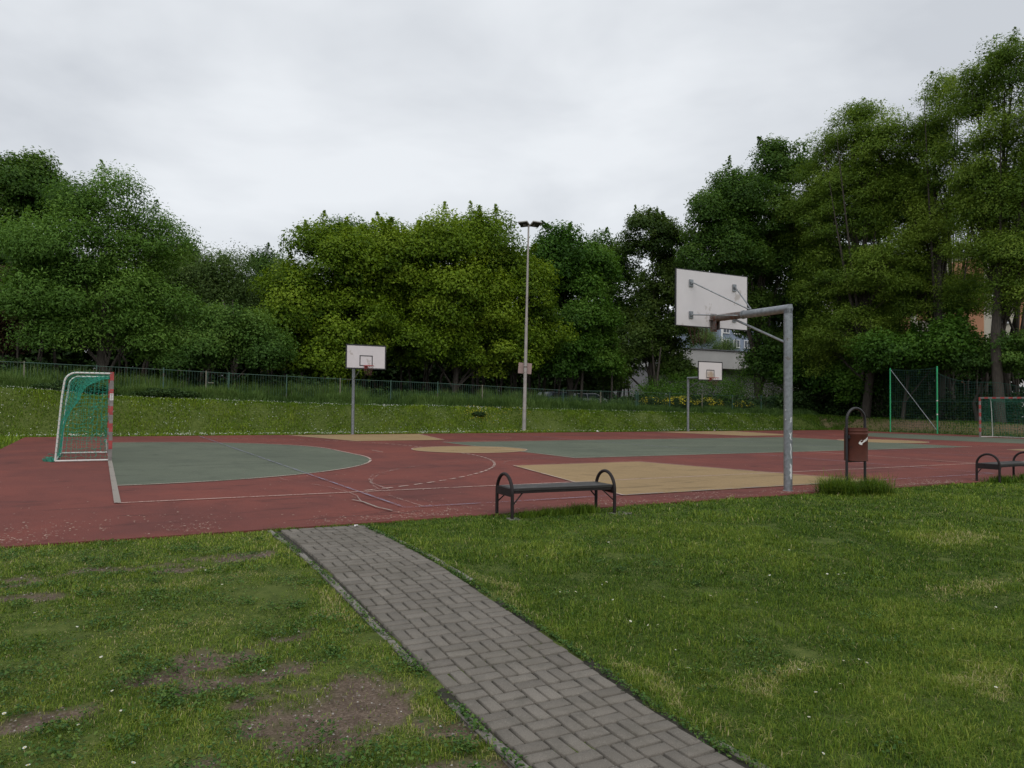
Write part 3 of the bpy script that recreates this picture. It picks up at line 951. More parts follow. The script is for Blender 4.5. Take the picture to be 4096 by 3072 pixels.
def curved_stroke(mb, pts, w, rad_, steps=4):
    """pts (angle, z) on a vertical cylinder of radius rad_"""
    out = []
    for (a0, z0), (a1, z1) in zip(pts, pts[1:]):
        for k in range(steps):
            t = k / steps
            out.append((a0 + (a1 - a0) * t, z0 + (z1 - z0) * t))
    out.append(pts[-1])
    vs = []
    for i, (a, z) in enumerate(out):
        a2, z2 = out[min(i + 1, len(out) - 1)]; a1, z1 = out[max(i - 1, 0)]
        dx, dz = (a2 - a1) * rad_, z2 - z1
        l = math.hypot(dx, dz) or 1
        nx, nz = -dz / l * w / 2, dx / l * w / 2
        for s in (1, -1):
            aa = a + s * nx / rad_
            vs.append((rad_ * math.cos(aa), rad_ * math.sin(aa), z + s * nz))
    mb.add(vs, [(2 * i, 2 * i + 1, 2 * i + 3, 2 * i + 2) for i in range(len(out) - 1)])

def hoop(loc, facing, label, stained=False, arm=1.83, scribble=False, dark=False):
    """facing +1: board in front of pole towards +v ; local frame: +y towards the court"""
    t = thing('basketball_hoop', loc, 0 if facing > 0 else PI, label, 'basketball hoop', 'basketball hoops round the court')
    pm = M_GALVD if dark else M_GALV
    mb = MB(); r = .072
    H = 3.17
    n = 28
    mb.tube([(0, 0, -.02), (0, 0, 1.0), (0, 0, 2.0), (0, 0, H - r - .0)], r, n)
    # mitred top
    vs = []
    for k in range(n):
        a = 2 * PI * k / n
        y = r * math.sin(a)
        vs.append((r * math.cos(a), y, H - r + .0 + (-y)))
    base = [(r * math.cos(2 * PI * k / n), r * math.sin(2 * PI * k / n), H - 2.2 * r) for k in range(n)]
    mb.add(base + vs, [(k, (k + 1) % n, n + (k + 1) % n, n + k) for k in range(n)], True)
    mb.add(vs, [tuple(range(n))])
    mb.lathe([(r + .012, -.02), (r + .012, .006), (r, .008)], n=n)
    pole = mb.build('pole', pm, t)
    if scribble:
        g = MB(); rr = r + .0015
        b = -2.80
        curved_stroke(g, [(b + .9, 1.22), (b + 1.25, 1.25), (b + 1.3, 1.18), (b + .9, 1.16), (b + 1.0, 1.22)], .014, rr)
        curved_stroke(g, [(b - .2, 1.36), (b - .05, 1.38)], .014, rr); curved_stroke(g, [(b - .2, 1.20), (b - .1, 1.22)], .014, rr)
        curved_stroke(g, [(b + .75, .98), (b + 1.05, .93), (b + .85, .90), (b + 1.2, .86)], .016, rr)
        curved_stroke(g, [(b + 1.25, .99), (b + .95, .90)], .014, rr)
        curved_stroke(g, [(b + .95, .80), (b + 1.15, .72), (b + 1.0, .66), (b + 1.2, .55)], .020, rr)
        curved_stroke(g, [(b + .9, .46), (b + 1.1, .40), (b + .85, .36), (b + 1.15, .31), (b + .9, .27), (b + 1.2, .20)], .022, rr)
        curved_stroke(g, [(b + 1.2, .44), (b + 1.2, .24)], .022, rr)
        g.build('graffiti', M_WHITEP, pole)
    mb = MB()
    za = 3.098
    mb.tube([(0, -r * .6, za + .002), (0, .30, za), (0, .80, za), (0, 1.02, za)], r - .001, n)
    mb.tube([(0, 1.00, za), (0, 1.04, za)], r + .007, n)
    mb.build('arm', pm, t)
    mb = MB()
    mb.tube([(0, 1.03, za), (0, arm - .1, za)], r - .006, n)
    mb.box((0, arm - .055, za - .03), (.19, .09, .018), bev=.003)
    mb.box((-.045, arm - .10, za - .12), (.010, .12, .20), bev=.002)
    mb.box((.045, arm - .10, za - .12), (.010, .12, .20), bev=.002)
    mb.box((0, arm - .042, za - .08), (.16, .012, .34), bev=.002)
    mb.build('arm_end', M_RUSTY, t)
    mb = MB()
    mb.tube([(0, .05, 2.52), (0, 1.25, za - .065)], .021, 12)
    mb.build('brace', pm, t)
    for sx in (-1, 1):
        mb = MB()
        mb.tube([(sx * .02, .86, za + r + .008), (sx * .05, .90, za + r + .03), (sx * .53, arm - .07, 3.735), (sx * .56, arm - .03, 3.745)], .0125, 10)
        mb.box((sx * .55, arm - .028, 3.735), (.10, .012, .14), bev=.004)
        mb.box((sx * .55, arm - .045, 3.735), (.05, .03, .05), bev=.004)
        mb.build('strut', pm, t)
        mb = MB()
        mb.tube([(sx * .055, 1.10, za - .01), (sx * .09, 1.13, za - .012), (sx * .53, arm - .07, 3.135), (sx * .56, arm - .03, 3.135)], .0125, 10)
        mb.box((sx * .55, arm - .028, 3.135), (.10, .012, .14), bev=.004)
        mb.box((sx * .55, arm - .045, 3.135), (.05, .03, .05), bev=.004)
        mb.build('strut', pm, t)
    # backboard 1.8 x 1.05
    zc = 3.455
    mb = MB(); mb.box((0, 0, 0), (1.80, .026, 1.05), bev=.003)
    bd = mb.build('backboard', M_STAIN if stained else M_BOARD, t)
    bd.location = (0, arm, zc)
    fr = MB()
    for sx in (-1, 1): fr.box((sx * .903, 0, 0), (.012, .032, 1.074))
    for sz in (-1, 1): fr.box((0, 0, sz * .531), (1.794, .032, .012))
    # painted border on the front face
    for sx in (-1, 1): fr.box((sx * .877, .015, 0), (.042, .004, 1.048))
    for sz in (-1, 1): fr.box((0, .015, sz * .503), (1.712, .004, .042))
    fr.build('board_edge', M_BLACK, bd)
    tg = MB()
    for sx in (-1, 1): tg.box((sx * .275, .015, -.165), (.042, .004, .47))
    for sz in (.049, -.379): tg.box((0, .015, sz), (.508, .004, .042))
    tg.build('target_square', M_BLACK, bd)
    rm = MB()
    ring = [(.225 * math.cos(a), .375 + .225 * math.sin(a), 0) for a in [2 * PI * k / 32 for k in range(33)]]
    rm.tube(ring, .011, 8, caps=False)
    rm.box((0, .085, -.01), (.14, .13, .014)); rm.box((0, .022, -.05), (.16, .012, .14))
    for sx in (-1, 1): rm.tube([(sx * .06, .03, -.10), (sx * .12, .22, -.008)], .007, 6)
    rim = rm.build('rim', M_RED_P, t); rim.location = (0, arm, 3.06)
    nt_ = MB()
    for k in range(12):
        for s in (-1, 1):
            pts = []
            for j in range(6):
                tt = j / 5
                a = 2 * PI * k / 12 + s * .5 * tt
                rr = .222 - .10 * tt ** .8
                pts.append((rr * math.cos(a) + .02 * math.sin(3 * tt + k), .375 + rr * math.sin(a), -.40 * tt - .01 + .03 * math.sin(k * 2.3) * tt))
            if (k * 7 + s) % 5 != 1:
                nt_.tube(pts, .0035, 4, caps=False)
    nt_.build('net', M_CHAIN, rim)
    return t
hoop((10.05, -2.60, 0), 1, 'nearest basketball hoop, seen from behind, scribbled grey pole beside the bin', scribble=True)
hoop((10.0, 22.47, 0), -1, 'basketball hoop with clean white board facing the camera, left of the lamp post', dark=False)
hoop((30.0, 22.47, 0), -1, 'farthest basketball hoop with brown stained board in front of the low pale building', stained=True)

# --- goals
M_GWHITE = speckmat('chipped_white_pipe', (.58, .57, .54), .08, 9, .5, wear=(.25, .20, .17), wscale=11, wthr=.66)
M_GSTEEL = speckmat('worn_grey_post', (.20, .175, .165), .25, 9, .6, wear=(.25, .22, .21), wscale=14, wthr=.62)
M_GRED = speckmat('worn_red_post', (.36, .052, .050), .22, 8, .55, wear=(.21, .13, .12), wscale=12, wthr=.58)
M_NET = speckmat('green_net', (.018, .26, .175), .25, 9, .7)
M_NETD = speckmat('dark_green_net', (.015, .16, .10), .25, 9, .7)
M_STICK = speckmat('sticker_white', (.62, .60, .58), .06, 20, .6)
M_INK = speckmat('ink_grey', (.10, .09, .10), .1, 20, .6)

def goal(loc, rz, label, netmat, seed, sticker=True, dense=True):
    """local: opening faces +x, posts at y=+-1.54"""
    t = thing('handball_goal', loc, rz, label, 'goal', 'handball goals')
    r = random.Random(seed)
    # posts with bands
    for sy in (-1, 1):
        a = MB(); b = MB()
        for k in range(10):
            z0, z1 = 2.08 - (k + 1) * .2 , 2.08 - k * .2
            (a if k % 2 == 0 else b).box((0, sy * 1.54, (z0 + z1) / 2), (.08, .08, .2 - .0005), bev=.004)
        b.box((0, sy * 1.54, .04), (.079, .079, .078), bev=.003)
        po = b.build('post', M_GSTEEL, t)
        a.build('red_band', M_GRED, po)
        if sticker and sy == -1:
            s = MB(); s.box((.0, -1.5815, 1.50), (.072, .002, .16)); so = s.build('sticker', M_STICK, po)
            s = MB()
            for q in range(5): s.box((-.004 + .006 * (q % 2), -1.5835, 1.555 - q * .026), (.046 - .012 * (q % 3), .001, .009))
            s.build('print', M_INK, so)
            s = MB(); s.box((.0415, -1.54, 1.50), (.002, .072, .16)); s.build('sticker', M_STICK, po)
    a = MB(); b = MB()
    for k in range(15):
        y0 = -1.5 + k * .2
        (b if k % 2 == 0 else a).box((0, y0 + .1, 2.04), (.0795, .1995, .0795), bev=.004)
    cb = b.build('crossbar', M_GSTEEL, t); a.build('red_band', M_GRED, cb)
    prof = [(-.04, 2.045)] + [(-.72 - .24 * math.sin(q), 1.805 + .24 * math.cos(q)) for q in np.linspace(0, PI / 2 * .95, 9)] + [(-1.00, 1.5), (-1.10, .03)]
    for sy in (-1, 1):
        m_ = MB(); m_.tube([(x, sy * 1.52, z) for x, z in prof], .021, 12)
        m_.build('side_frame', M_GWHITE, t)
        m_ = MB(); m_.tube([(-1.10, sy * 1.52, .028), (-.04, sy * 1.52, .028)], .021, 12)
        m_.build('ground_bar', M_GWHITE, t)
    m_ = MB(); m_.tube([(-1.10, -1.50, .028), (-1.10, 1.50, .028)], .018, 10); m_.build('rear_bar', M_GWHITE, t)
    # net: one continuous roof + back sheet, sagging, and two side sheets
    nb = MB()
    P = []
    def prof_at(s):
        # s 0..1 along profile by length
        pts = [Vector((x, z)) for x, z in prof]
        ls = [0]
        for a_, b_ in zip(pts, pts[1:]): ls.append(ls[-1] + (b_ - a_).length)
        d = s * ls[-1]
        for i in range(len(pts) - 1):
            if d <= ls[i + 1] + 1e-6:
                return pts[i].lerp(pts[i + 1], (d - ls[i]) / max(1e-6, ls[i + 1] - ls[i]))
        return pts[-1]
    ns, ny = 26, 24
    def sheet(s, y):
        q = prof_at(s)
        w = math.cos(y * PI / 2) ** .6 if abs(y) < 1 else 0
        corner = math.exp(-((s - .36) / .22) ** 2)
        sx = .30 * w * corner + .03 * w * math.sin(9 * s + 5 * y)
        sz = -.26 * w * corner - .05 * w
        if s > .97: sz = 0
        return Vector((q.x + sx, y * 1.5, max(.012, q.y + sz)))
    rad_ = .0045
    for j in range(ny + 1):
        y = -1 + 2 * j / ny
        pts = [sheet(i / ns, y) + Vector((0, r.uniform(-.012, .012), r.uniform(-.008, .008))) for i in range(ns + 1)]
        nb.tube(pts, rad_, 3, caps=False)
    for i in range(ns + 1):
        pts = [sheet(i / ns, -1 + 2 * j / ny) + Vector((r.uniform(-.008, .008), 0, r.uniform(-.01, .01))) for j in range(ny + 1)]
        nb.tube(pts, rad_, 3, caps=False)
    for sy in (-1, 1):
        nx, nz = 11, 21
        def side(i, k):
            z = 2.0 * k / nz + .03
            xr = next((x1 + (x0 - x1) * (z - z1) / (z0 - z1) for (x0, z0), (x1, z1) in zip(prof[1:], prof[2:]) if z1 <= z <= z0), -.75)
            x = xr * i / nx
            bul = .05 * math.sin(PI * i / nx) * math.sin(PI * k / nz)
            h_ = math.sin(i * 12.9 + k * 78.2 + seed) * .5
            return Vector((x + .016 * h_, sy * (1.52 - bul + .01 * h_), z + .02 * math.sin(i * 1.7 + k + seed)))
        for i in range(nx + 1):
            k = 0
            while k < nz:
                if r.random() < .93 or i in (0, nx):
                    nb.tube([side(i, k), side(i, k + 1)], rad_ * .85, 3, caps=False)
                k += 1
        for k in range(nz + 1):
            for i in range(nx):
                torn = (i < 4 and 5 < k < 13 and sy < 0)
                if r.random() < (.35 if torn else .93):
                    a_, b_ = side(i, k), side(i + 1, k)
                    mid_ = (a_ + b_) / 2 + Vector((0, 0, -.018 if not torn else -.05))
                    nb.tube([a_, mid_, b_], rad_ * .85, 3, caps=False)
        # knots and dangling torn ends
        for _ in range(26 if sy < 0 else 8):
            z = r.uniform(.1, 1.5); x = -r.uniform(.05, .4)
            p0 = Vector((x, sy * 1.51, z)); pts = [p0]
            for q in range(5): pts.append(pts[-1] + Vector((r.uniform(-.05, .05), r.uniform(-.02, .02), r.uniform(-.07, .01))))
            nb.tube(pts, rad_ * 1.3, 3, caps=False)
    # lacing around the rear pipes and spill on the ground
    for sy in (-1, 1):
        for k in range(26):
            s = .04 + .93 * k / 26
            q = prof_at(s)
            nb.tube([(q.x + .026, sy * 1.52 - .01, q.y), (q.x, sy * 1.52 + .024 * sy, q.y + .012), (q.x - .026, sy * 1.52, q.y + .02), (q.x, sy * 1.52 - .024 * sy, q.y + .03)], rad_, 3, caps=False)
        nb.tube([sheet(i / ns, sy * .985) for i in range(ns + 1)], .007, 4, caps=False)
    for _ in range(70):
        x = -1.12 - r.uniform(0, .22); y = r.uniform(-1.5, -.2) if r.random() < .7 else r.uniform(-1.6, 1.5)
        pts = [Vector((x, y, .01))]
        for q in range(4): pts.append(pts[-1] + Vector((r.uniform(-.07, .07), r.uniform(-.08, .08), 0)));
        pts = [Vector((p_.x, p_.y, .006 + abs(r.gauss(0, .015)))) for p_ in pts]
        nb.tube(pts, rad_ * 1.2, 3, caps=False)
    nb.build('net', netmat, t)
    return t
goal((0, C, 0), 0, 'near goal at the left with torn bright green net and red banded post', M_NET, 3)
goal((40, C, 0), PI, 'far goal at the right edge with dark green net and red crossbar', M_NETD, 5, sticker=False)

# --- ball stop net at the right end
M_GPOST = speckmat('green_post', (.025, .33, .13), .12, 6, .4)
M_BNET = speckmat('stop_net_cord', (.012, .060, .045), .3, 9, .8)
t = thing('ball_stop_net', (42.75, 15.5, -.02), 0, 'tall dark green ball stop net on bright green poles behind the far goal', 'net fence')
zt = 3.97
for k, v in enumerate((3.0, 0.0, -6.5, -12.0)):
    m_ = MB(); m_.tube([(0, v, 0), (0, v, zt - (0 if k < 2 else 1.2))], .042, 14)
    po = m_.build('pole', M_GPOST, t)
    if k == 1:
        m_ = MB()
        for z in (1.12, 1.92): m_.tube([(0, v, z), (0, v, z + .07)], .045, 14)
        m_.build('tape', M_STICK, po)
m_ = MB(); m_.tube([(.0, 2.95, zt - .12), (0, .05, .25)], .022, 8); m_.build('brace', M_GALV, t)
nb = MB()
def nettop(v):
    if v >= 0: return zt - .08 - .10 * math.sin(PI * v / 3)
    return zt - .35 - 1.05 * min(1, -v / 5.0) ** .7 + .12 * math.sin(v * 1.3)
step = .15
vs_ = np.arange(-11.9, 3.01, step)
for v in vs_:
    nb.tube([(0, v, .05), (.04 * math.sin(v * 2), v + .02 * math.sin(v * 9), nettop(v) / 2), (0, v, nettop(v))], .0055, 3, caps=False)
for z in np.arange(.08, zt, step):
    run = []
    for v in vs_:
        if nettop(v) >= z - .02:
            run.append((.03 * math.sin(v * 2 + z), v, z + .02 * math.sin(v * 3 + z)))
        else:
            if len(run) > 1: nb.tube(run, .0055, 3, caps=False)
            run = []
    if len(run) > 1: nb.tube(run, .0055, 3, caps=False)
nb.tube([(0, v, nettop(v)) for v in vs_], .009, 4, caps=False)
nb.tube([(0, v, 1.92) for v in vs_], .010, 4, caps=False)
nb.build('net', M_BNET, t)

# --- benches
M_BFRAME = speckmat('dark_brown_steel', (.016, .011, .011), .3, 14, .62, .0, wear=(.032, .022, .020), wscale=10, wthr=.66, spec=.3)
m, nt, out = newmat('old_dark_plank')
v_ = objvec(nt)
g_ = noise(nt, 16, 5, .7, scaled(nt, v_, (.35, 9, 9)))
w_ = noise(nt, 3.0, 5, .7, scaled(nt, v_, (1, 5, 1)))
c = ramp(nt, g_, [(.3, (.012, .010, .010)), (.6, (.028, .024, .023)), (.8, (.055, .049, .045))])
c = mixc(nt, ramp(nt, w_, [(.54, (0, 0, 0)), (.66, (.6, .6, .6))]), c, (.14, .135, .13))
bsdf(nt, out, c, .55, 0, g_, .5, .002)
M_PLANK = m
M_FOOT = speckmat('old_concrete', (.13, .12, .105), .3, 12, .95)
def arch(cx, D, H, r_):
    pts = [(cx, -D / 2, -.05), (cx, -D / 2, H - D / 2)]
    pts += [(cx, -D / 2 * math.cos(a), H - D / 2 + D / 2 * math.sin(a)) for a in np.linspace(.15, PI - .15, 14)]
    pts += [(cx, D / 2, H - D / 2), (cx, D / 2, -.05)]
    return pts
def bench(loc, rz, label, Lb=1.49, D=.47, H=.55, seat=.385):
    t = thing('park_bench', loc, rz, label, 'bench', 'benches along the near edge of the court')
    for sx in (-1, 1):
        m_ = MB(); m_.tube(arch(sx * Lb / 2, D, H, .02), .0215, 14)
        m_.build('hoop_frame', M_BFRAME, t)
        m_ = MB(); m_.box((sx * (Lb / 2 - .002), 0, seat - .055), (.032, D - .03, .10), bev=.003)
        m_.build('cross_plate', M_BFRAME, t)
        for sy in (-1, 1):
            m_ = MB(); m_.tube([(sx * (Lb / 2 - .015), sy * (D / 2 - .005), seat - .20), (sx * (Lb / 2 - .17), sy * (D / 2 - .05), seat - .055)], .009, 6)
            m_.build('brace', M_BFRAME, t)
    for k in range(3):
        m_ = MB(); m_.box((0, (k - 1) * (D - .02) / 3, seat - .018), (Lb - .045, (D - .02) / 3 - .008, .036), bev=.004)
        m_.build('seat_plank', M_PLANK, t)
    m_ = MB()
    for sy in (-1, 1): m_.box((0, sy * (D / 2 - .035), seat - .052), (Lb - .07, .03, .03), bev=.003)
    m_.build('seat_rail', M_BFRAME, t)
    return t
bench((5.034, -3.246, -.02), rad(-3.6), 'dark bench with hoop ends standing nearest, beside the paved path')
bench((15.83, -3.0, -.02), rad(4), 'dark bench cut by the right edge of the photo, beyond the litter bin', D=.42, H=.56, seat=.375)
m_ = MB()
for (a, b, sx, sy, rr) in ((5.83, -3.55, .26, .13, .1), (4.30, -3.43, .14, .12, -.2)):
    m_.box((a, b, Gz(a, b) + .0), (sx, sy * 1.6, .03), rz=rr, bev=.008)
    tag(m_.build('concrete_footing', M_FOOT), 'weathered concrete footing showing at the %s front leg of the near bench' % ('right' if a > 5 else 'left'), 'footing')
    m_ = MB()

# --- litter bin
M_BIN = speckmat('brown_bin_metal', (.078, .021, .013), .2, 5, .65, wear=(.045, .017, .012), wscale=4, wthr=.60, spec=.3)
M_BINF = speckmat('bin_frame_metal', (.018, .015, .018), .3, 12, .4, .1)
tb = thing('litter_bin', (10.97, -3.22, -.02), rad(-4), 'brown metal litter bin hanging in a tall dark hoop frame beside the near hoop pole', 'litter bin')
Rb, W2 = .185, .212
m_ = MB(); Hh = 1.43
m_.tube([(-W2, 0, -.02), (-W2, 0, Hh - W2)] + [(-W2 * math.cos(a), 0, Hh - W2 + W2 * math.sin(a)) for a in np.linspace(.12, PI - .12, 18)] + [(W2, 0, Hh - W2), (W2, 0, -.02)], .0225, 14)
m_.build('hoop_frame', M_BINF, tb)
m_ = MB()
zb, zt_ = .55, 1.10
m_.lathe([(Rb - .012, zb + .014), (Rb + .004, zb + .014), (Rb + .004, zb), (Rb, zb + .02), (Rb, zt_ - .11), (Rb + .004, zt_ - .105), (Rb + .004, zt_ - .095), (Rb, zt_ - .09), (Rb, zt_ - .055), (Rb + .004, zt_ - .05), (Rb + .004, zt_ - .04), (Rb, zt_ - .035), (Rb + .002, zt_ - .004), (Rb + .004, zt_), (Rb - .006, zt_), (Rb - .008, zb + .02), (0.001, zb + .018)], n=48)
dr = m_.build('drum', M_BIN, tb)
m_ = MB()
for sx in (-1, 1): m_.box((sx * (Rb + .010), 0, zt_ - .15), (.03, .10, .055), bev=.004)
m_.box((0, 0, zb - .012), (2 * W2 - .03, .03, .02), bev=.003)
m_.build('bracket', M_BINF, tb)
m_ = MB()
rr = Rb + .0015
def patch(pts):
    curved = []
    for a, z in pts:
        a = a0 + (a - a0) * 1.3; z += .04 + (z - .84) * .2; curved.append((rr * math.cos(a), rr * math.sin(a), z))
    m_.add(curved, [tuple(range(len(curved)))])
# camera sees the drum from local angle a0
a0 = rad(-115); dz0 = .04
patch([(a0 - .16, .815), (a0 - .05, .795), (a0 + .10, .79), (a0 + .12, .815), (a0 + .22, .825), (a0 + .24, .85), (a0 + .05, .862), (a0 - .08, .838)])
patch([(a0 + .23, .826), (a0 + .36, .838), (a0 + .38, .872), (a0 + .24, .858)])
patch([(a0 + .39, .840), (a0 + .50, .850), (a0 + .53, .890), (a0 + .40, .876)])
patch([(a0 + .54, .852), (a0 + .66, .868), (a0 + .68, .905), (a0 + .55, .892)])
m_.build('sticker', M_STICK, dr)

# --- lamp post
M_LPOLE = speckmat('pale_lamp_steel', (.34, .315, .295), .2, 2.5, .55, .25, wear=(.22, .19, .17), wscale=5, wthr=.6)
M_LHOUS = speckmat('lamp_housing', (.42, .42, .41), .1, 8, .5)
M_LGLASS = speckmat('lamp_glass', (.045, .045, .050), .1, 8, .15)
M_SIGNB = speckmat('faded_sign_back', (.30, .215, .195), .12, 7, .7)
tl = thing('lamp_post', (19.85, 23.95, Gz(19.85, 23.95) - .03), 0, 'tall leaning floodlight post with two lamps at the foot of the bank', 'lamp post')
lean = Vector((.14 * .879, -.14 * .476, 0))
def lp(z): return Vector((0, 0, z)) + lean * (z / 11.1)
m_ = MB()
m_.tube([lp(0), lp(.4), lp(3.4), lp(6.0)], [.115, .105, .092, .078], 16)
m_.tube([lp(5.95), lp(6.12)], .082, 16)
m_.tube([lp(6.1), lp(8.5), lp(11.12)], [.070, .058, .045], 16)
m_.build('pole', M_LPOLE, tl)
m_ = MB(); q = lp(11.14)
m_.tube([q + Vector((-.25, .14, 0)), q + Vector((.28, -.16, 0))], .02, 8); m_.tube([q - Vector((0, 0, .12)), q], .05, 12)
m_.build('crossarm', M_LPOLE, tl)
for sx, yaw_, off in ((-1, 28 + 28, -.24), (1, 28 - 28, .38)):
    M3 = Matrix.Rotation(rad(-yaw_), 3, 'Z') @ Matrix.Rotation(rad(-22), 3, 'X')
    cpos = q + Vector((off * .879, -off * .476, .06))
    m_ = MB(); m_.box(cpos, (.58, .50, .075), bev=.02, M=M3); m_.box(cpos + M3 @ Vector((0, .20, .05)), (.30, .12, .08), bev=.01, M=M3)
    h_ = m_.build('floodlight', M_LHOUS, tl)
    m_ = MB(); m_.box(cpos + M3 @ Vector((0, 0, -.040)), (.50, .42, .008), M=M3); m_.build('glass', M_LGLASS, h_)
m_ = MB()
M3 = Matrix.Rotation(rad(-28), 3, 'Z') @ Matrix.Rotation(rad(4), 3, 'Y')
ps = lp(3.38)
m_.box(ps + M3 @ Vector((-.02, .13, 0)), (.72, .025, .58), bev=.01, M=M3)
sg = m_.build('sign_panel', M_SIGNB, tl)
m_ = MB(); m_.tube([ps + Vector((0, 0, .04)), ps + Vector((0, 0, .10))], .098, 16); m_.build('clamp', M_RUSTY, sg)

# --- railing fence
M_FENCE = speckmat('green_fence_paint', (.034, .082, .060), .3, 2.2, .6, wear=(.085, .075, .058), wscale=2.6, wthr=.55)
M_FENCER = speckmat('rusty_fence_post', (.16, .15, .11), .35, 3, .7, wear=(.05, .09, .06), wscale=3, wthr=.55)
FV = 27.96
ft = np.array([(-6, 3.12), (-3.19, 3.09), (2.5, 2.95), (5.3, 2.86), (10.93, 2.72), (16.47, 2.63), (24.89, 2.38), (30.49, 2.38), (36.13, 2.29), (44, 2.22)])
def ftop(u): return float(np.interp(u, ft[:, 0], ft[:, 1]))
def fence_run(t, us, bars=True, heavy=True, gate=None):
    for i, u in enumerate(us):
        zb_ = Gz(u, FV) - .1
        h_ = ftop(u) + .03 + (.04 if i % 3 == 1 else 0)
        m_ = MB(); m_.box((u, FV, (zb_ + h_) / 2), (.055, .055, h_ - zb_), bev=.004); m_.box((u, FV, h_ + .004), (.062, .062, .008))
        m_.build('post', M_FENCER if (i * 5) % 3 == 1 else M_FENCE, t)
    for i, (a, b) in enumerate(zip(us, us[1:])):
        m_ = MB()
        za_, zb2 = ftop(a) - .02, ftop(b) - .02
        la, lb = Gz(a, FV) + .12, Gz(b, FV) + .12
        g_ = (gate == i)
        m_.tube([(a + .03, FV, za_), (b - .03, FV, zb2)], .017 if heavy else .012, 6)
        m_.tube([(a + .03, FV, la), (b - .03, FV, lb)], .015, 6)
        n_ = int((b - a) / .125) if bars else 0
        for k in range(1, n_):
            f_ = k / n_; u = a + (b - a) * f_
            if rng.random() < .03: continue
            m_.tube([(u, FV, la + (lb - la) * f_), (u + rng.uniform(-.012, .012), FV, za_ + (zb2 - za_) * f_)], .0065, 5)
        if g_: m_.tube([(a + .05, FV, la), (a + .05, FV, za_)], .02, 6); m_.tube([(b - .05, FV, lb), (b - .05, FV, zb2)], .02, 6)
        pn = m_.build('gate' if g_ else 'panel', M_FENCE, t)
        if g_:
            m_ = MB(); m_.box((a + .22, FV - .02, za_ - .52), (.26, .03, .05), bev=.005); m_.build('latch', M_FENCER, pn)
t = thing('railing_fence', (0, 0, 0), 0, 'worn green metal railing fence with gate along the top of the grass bank', 'fence')
us = [-8.79, -5.99, -3.19, -.39, 2.41, 4.30, 5.36, 8.15, 10.93, 13.73, 16.5, 19.3, 22.05, 24.85, 27.65, 30.45]
fence_run(t, us, gate=5)
t = thing('wire_fence', (0, 0, 0), 0, 'thin wire mesh fence with slim green posts behind the yellow flowering shrubs', 'fence')
us = [30.6, 33.25, 36.1, 38.9, 41.7, 44.5]
fence_run(t, us, bars=False, heavy=False)
m_ = MB()
for a, b in zip(us, us[1:]):
    for z in np.arange(.15, 1.25, .11):
        m_.tube([(a, FV, Gz(a, FV) + z), (b, FV, Gz(b, FV) + z)], .0028, 3, caps=False)
    for u in np.arange(a, b, .11):
        m_.tube([(u, FV, Gz(u, FV) + .1), (u, FV, ftop(u) - .03)], .0028, 3, caps=False)
m_.build('mesh', M_FENCE, t)

# ------------------------------------------------------------------ buildings and cars behind the trees
M_RENDER = speckmat('pale_render', (.40, .395, .385), .06, .6, .85)
M_RENDER2 = speckmat('grey_render', (.20, .195, .20), .1, .6, .85)
M_CREAM = speckmat('cream_render', (.58, .53, .43), .06, .5, .85)
M_ORANGE = speckmat('orange_render', (.48, .235, .13), .1, .5, .85)
M_BLUEG = speckmat('bluegrey_render', (.20, .24, .31), .06, .5, .85)
M_GLASS = speckmat('window_glass', (.05, .06, .075), .3, 1.5, .12)
M_WFRAME = speckmat('window_frame_white', (.70, .70, .69), .05, 4, .5)

def windows(parent, pos, ax, w=1.5, h=1.4, nrm=(0, -1, 0)):
    """each window a part, its pane a sub-part; ax = unit direction along the wall"""
    ax = Vector(ax); n = Vector(nrm)
    rz = math.atan2(ax.y, ax.x)
    for p in pos:
        p = Vector(p)
        f = MB()
        for s in (-1, 1):
            f.box(p + ax * s * (w / 2) + n * .03, (.10, .12, h + .1), rz=rz)
            f.box(p + Vector((0, 0, s * h / 2)) + n * .028, (w - .11, .12, .10), rz=rz)
        f.box(p + n * .026, (.08, .10, h - .11), rz=rz)
        f.box(p + Vector((0, 0, -h / 2 - .09)) + n * .07, (w + .25, .2, .05), rz=rz)
        fo = f.build('window', M_WFRAME, parent)
        g = MB(); g.box(p + n * .008, (w - .1, .06, h - .1), rz=rz); g.build('pane', M_GLASS, fo)

# low pale building seen through the gap
t = thing('low_building', (0, 0, 0), 0, 'low pale flat roofed building behind the farthest hoop', 'building')
m_ = MB(); m_.box((70, 62.2, 2.9), (30, 12, 7.4)); m_.build('wall', M_RENDER2, t)
m_ = MB(); m_.box((70, 61.4, 7.0), (30.6, 13.4, 2.1), bev=.02); rf = m_.build('parapet', M_RENDER, t)
m_ = MB(); m_.box((70, 61.4, 8.09), (30.9, 13.7, .10)); m_.build('roof', M_GALVD, rf)
m_ = MB(); m_.box((64.5, 56.17, 1.9), (3.2, .12, 2.6)); m_.build('garage_door', M_GALVD, t)
# blue-grey block far behind
t = thing('apartment_block', (0, 0, 0), 0, 'blue-grey apartment block with white windows far behind the low building', 'building')
m_ = MB(); m_.box((126, 118, 11), (18, 14, 22)); m_.build('wall', M_BLUEG, t)
m_ = MB(); m_.box((126, 118, 22.1), (18.4, 14.4, .3)); m_.build('roof', M_GALVD, t)
windows(t, [(118.8 + k * 3.1, 110.9, 3.4 + j * 3.0) for k in range(5) for j in range(6)], (1, 0, 0), 1.7, 1.6)
m_ = MB(); m_.box((117.6, 110.93, 11), (.35, .2, 21)); m_.build('corner_strip', M_WFRAME, t)
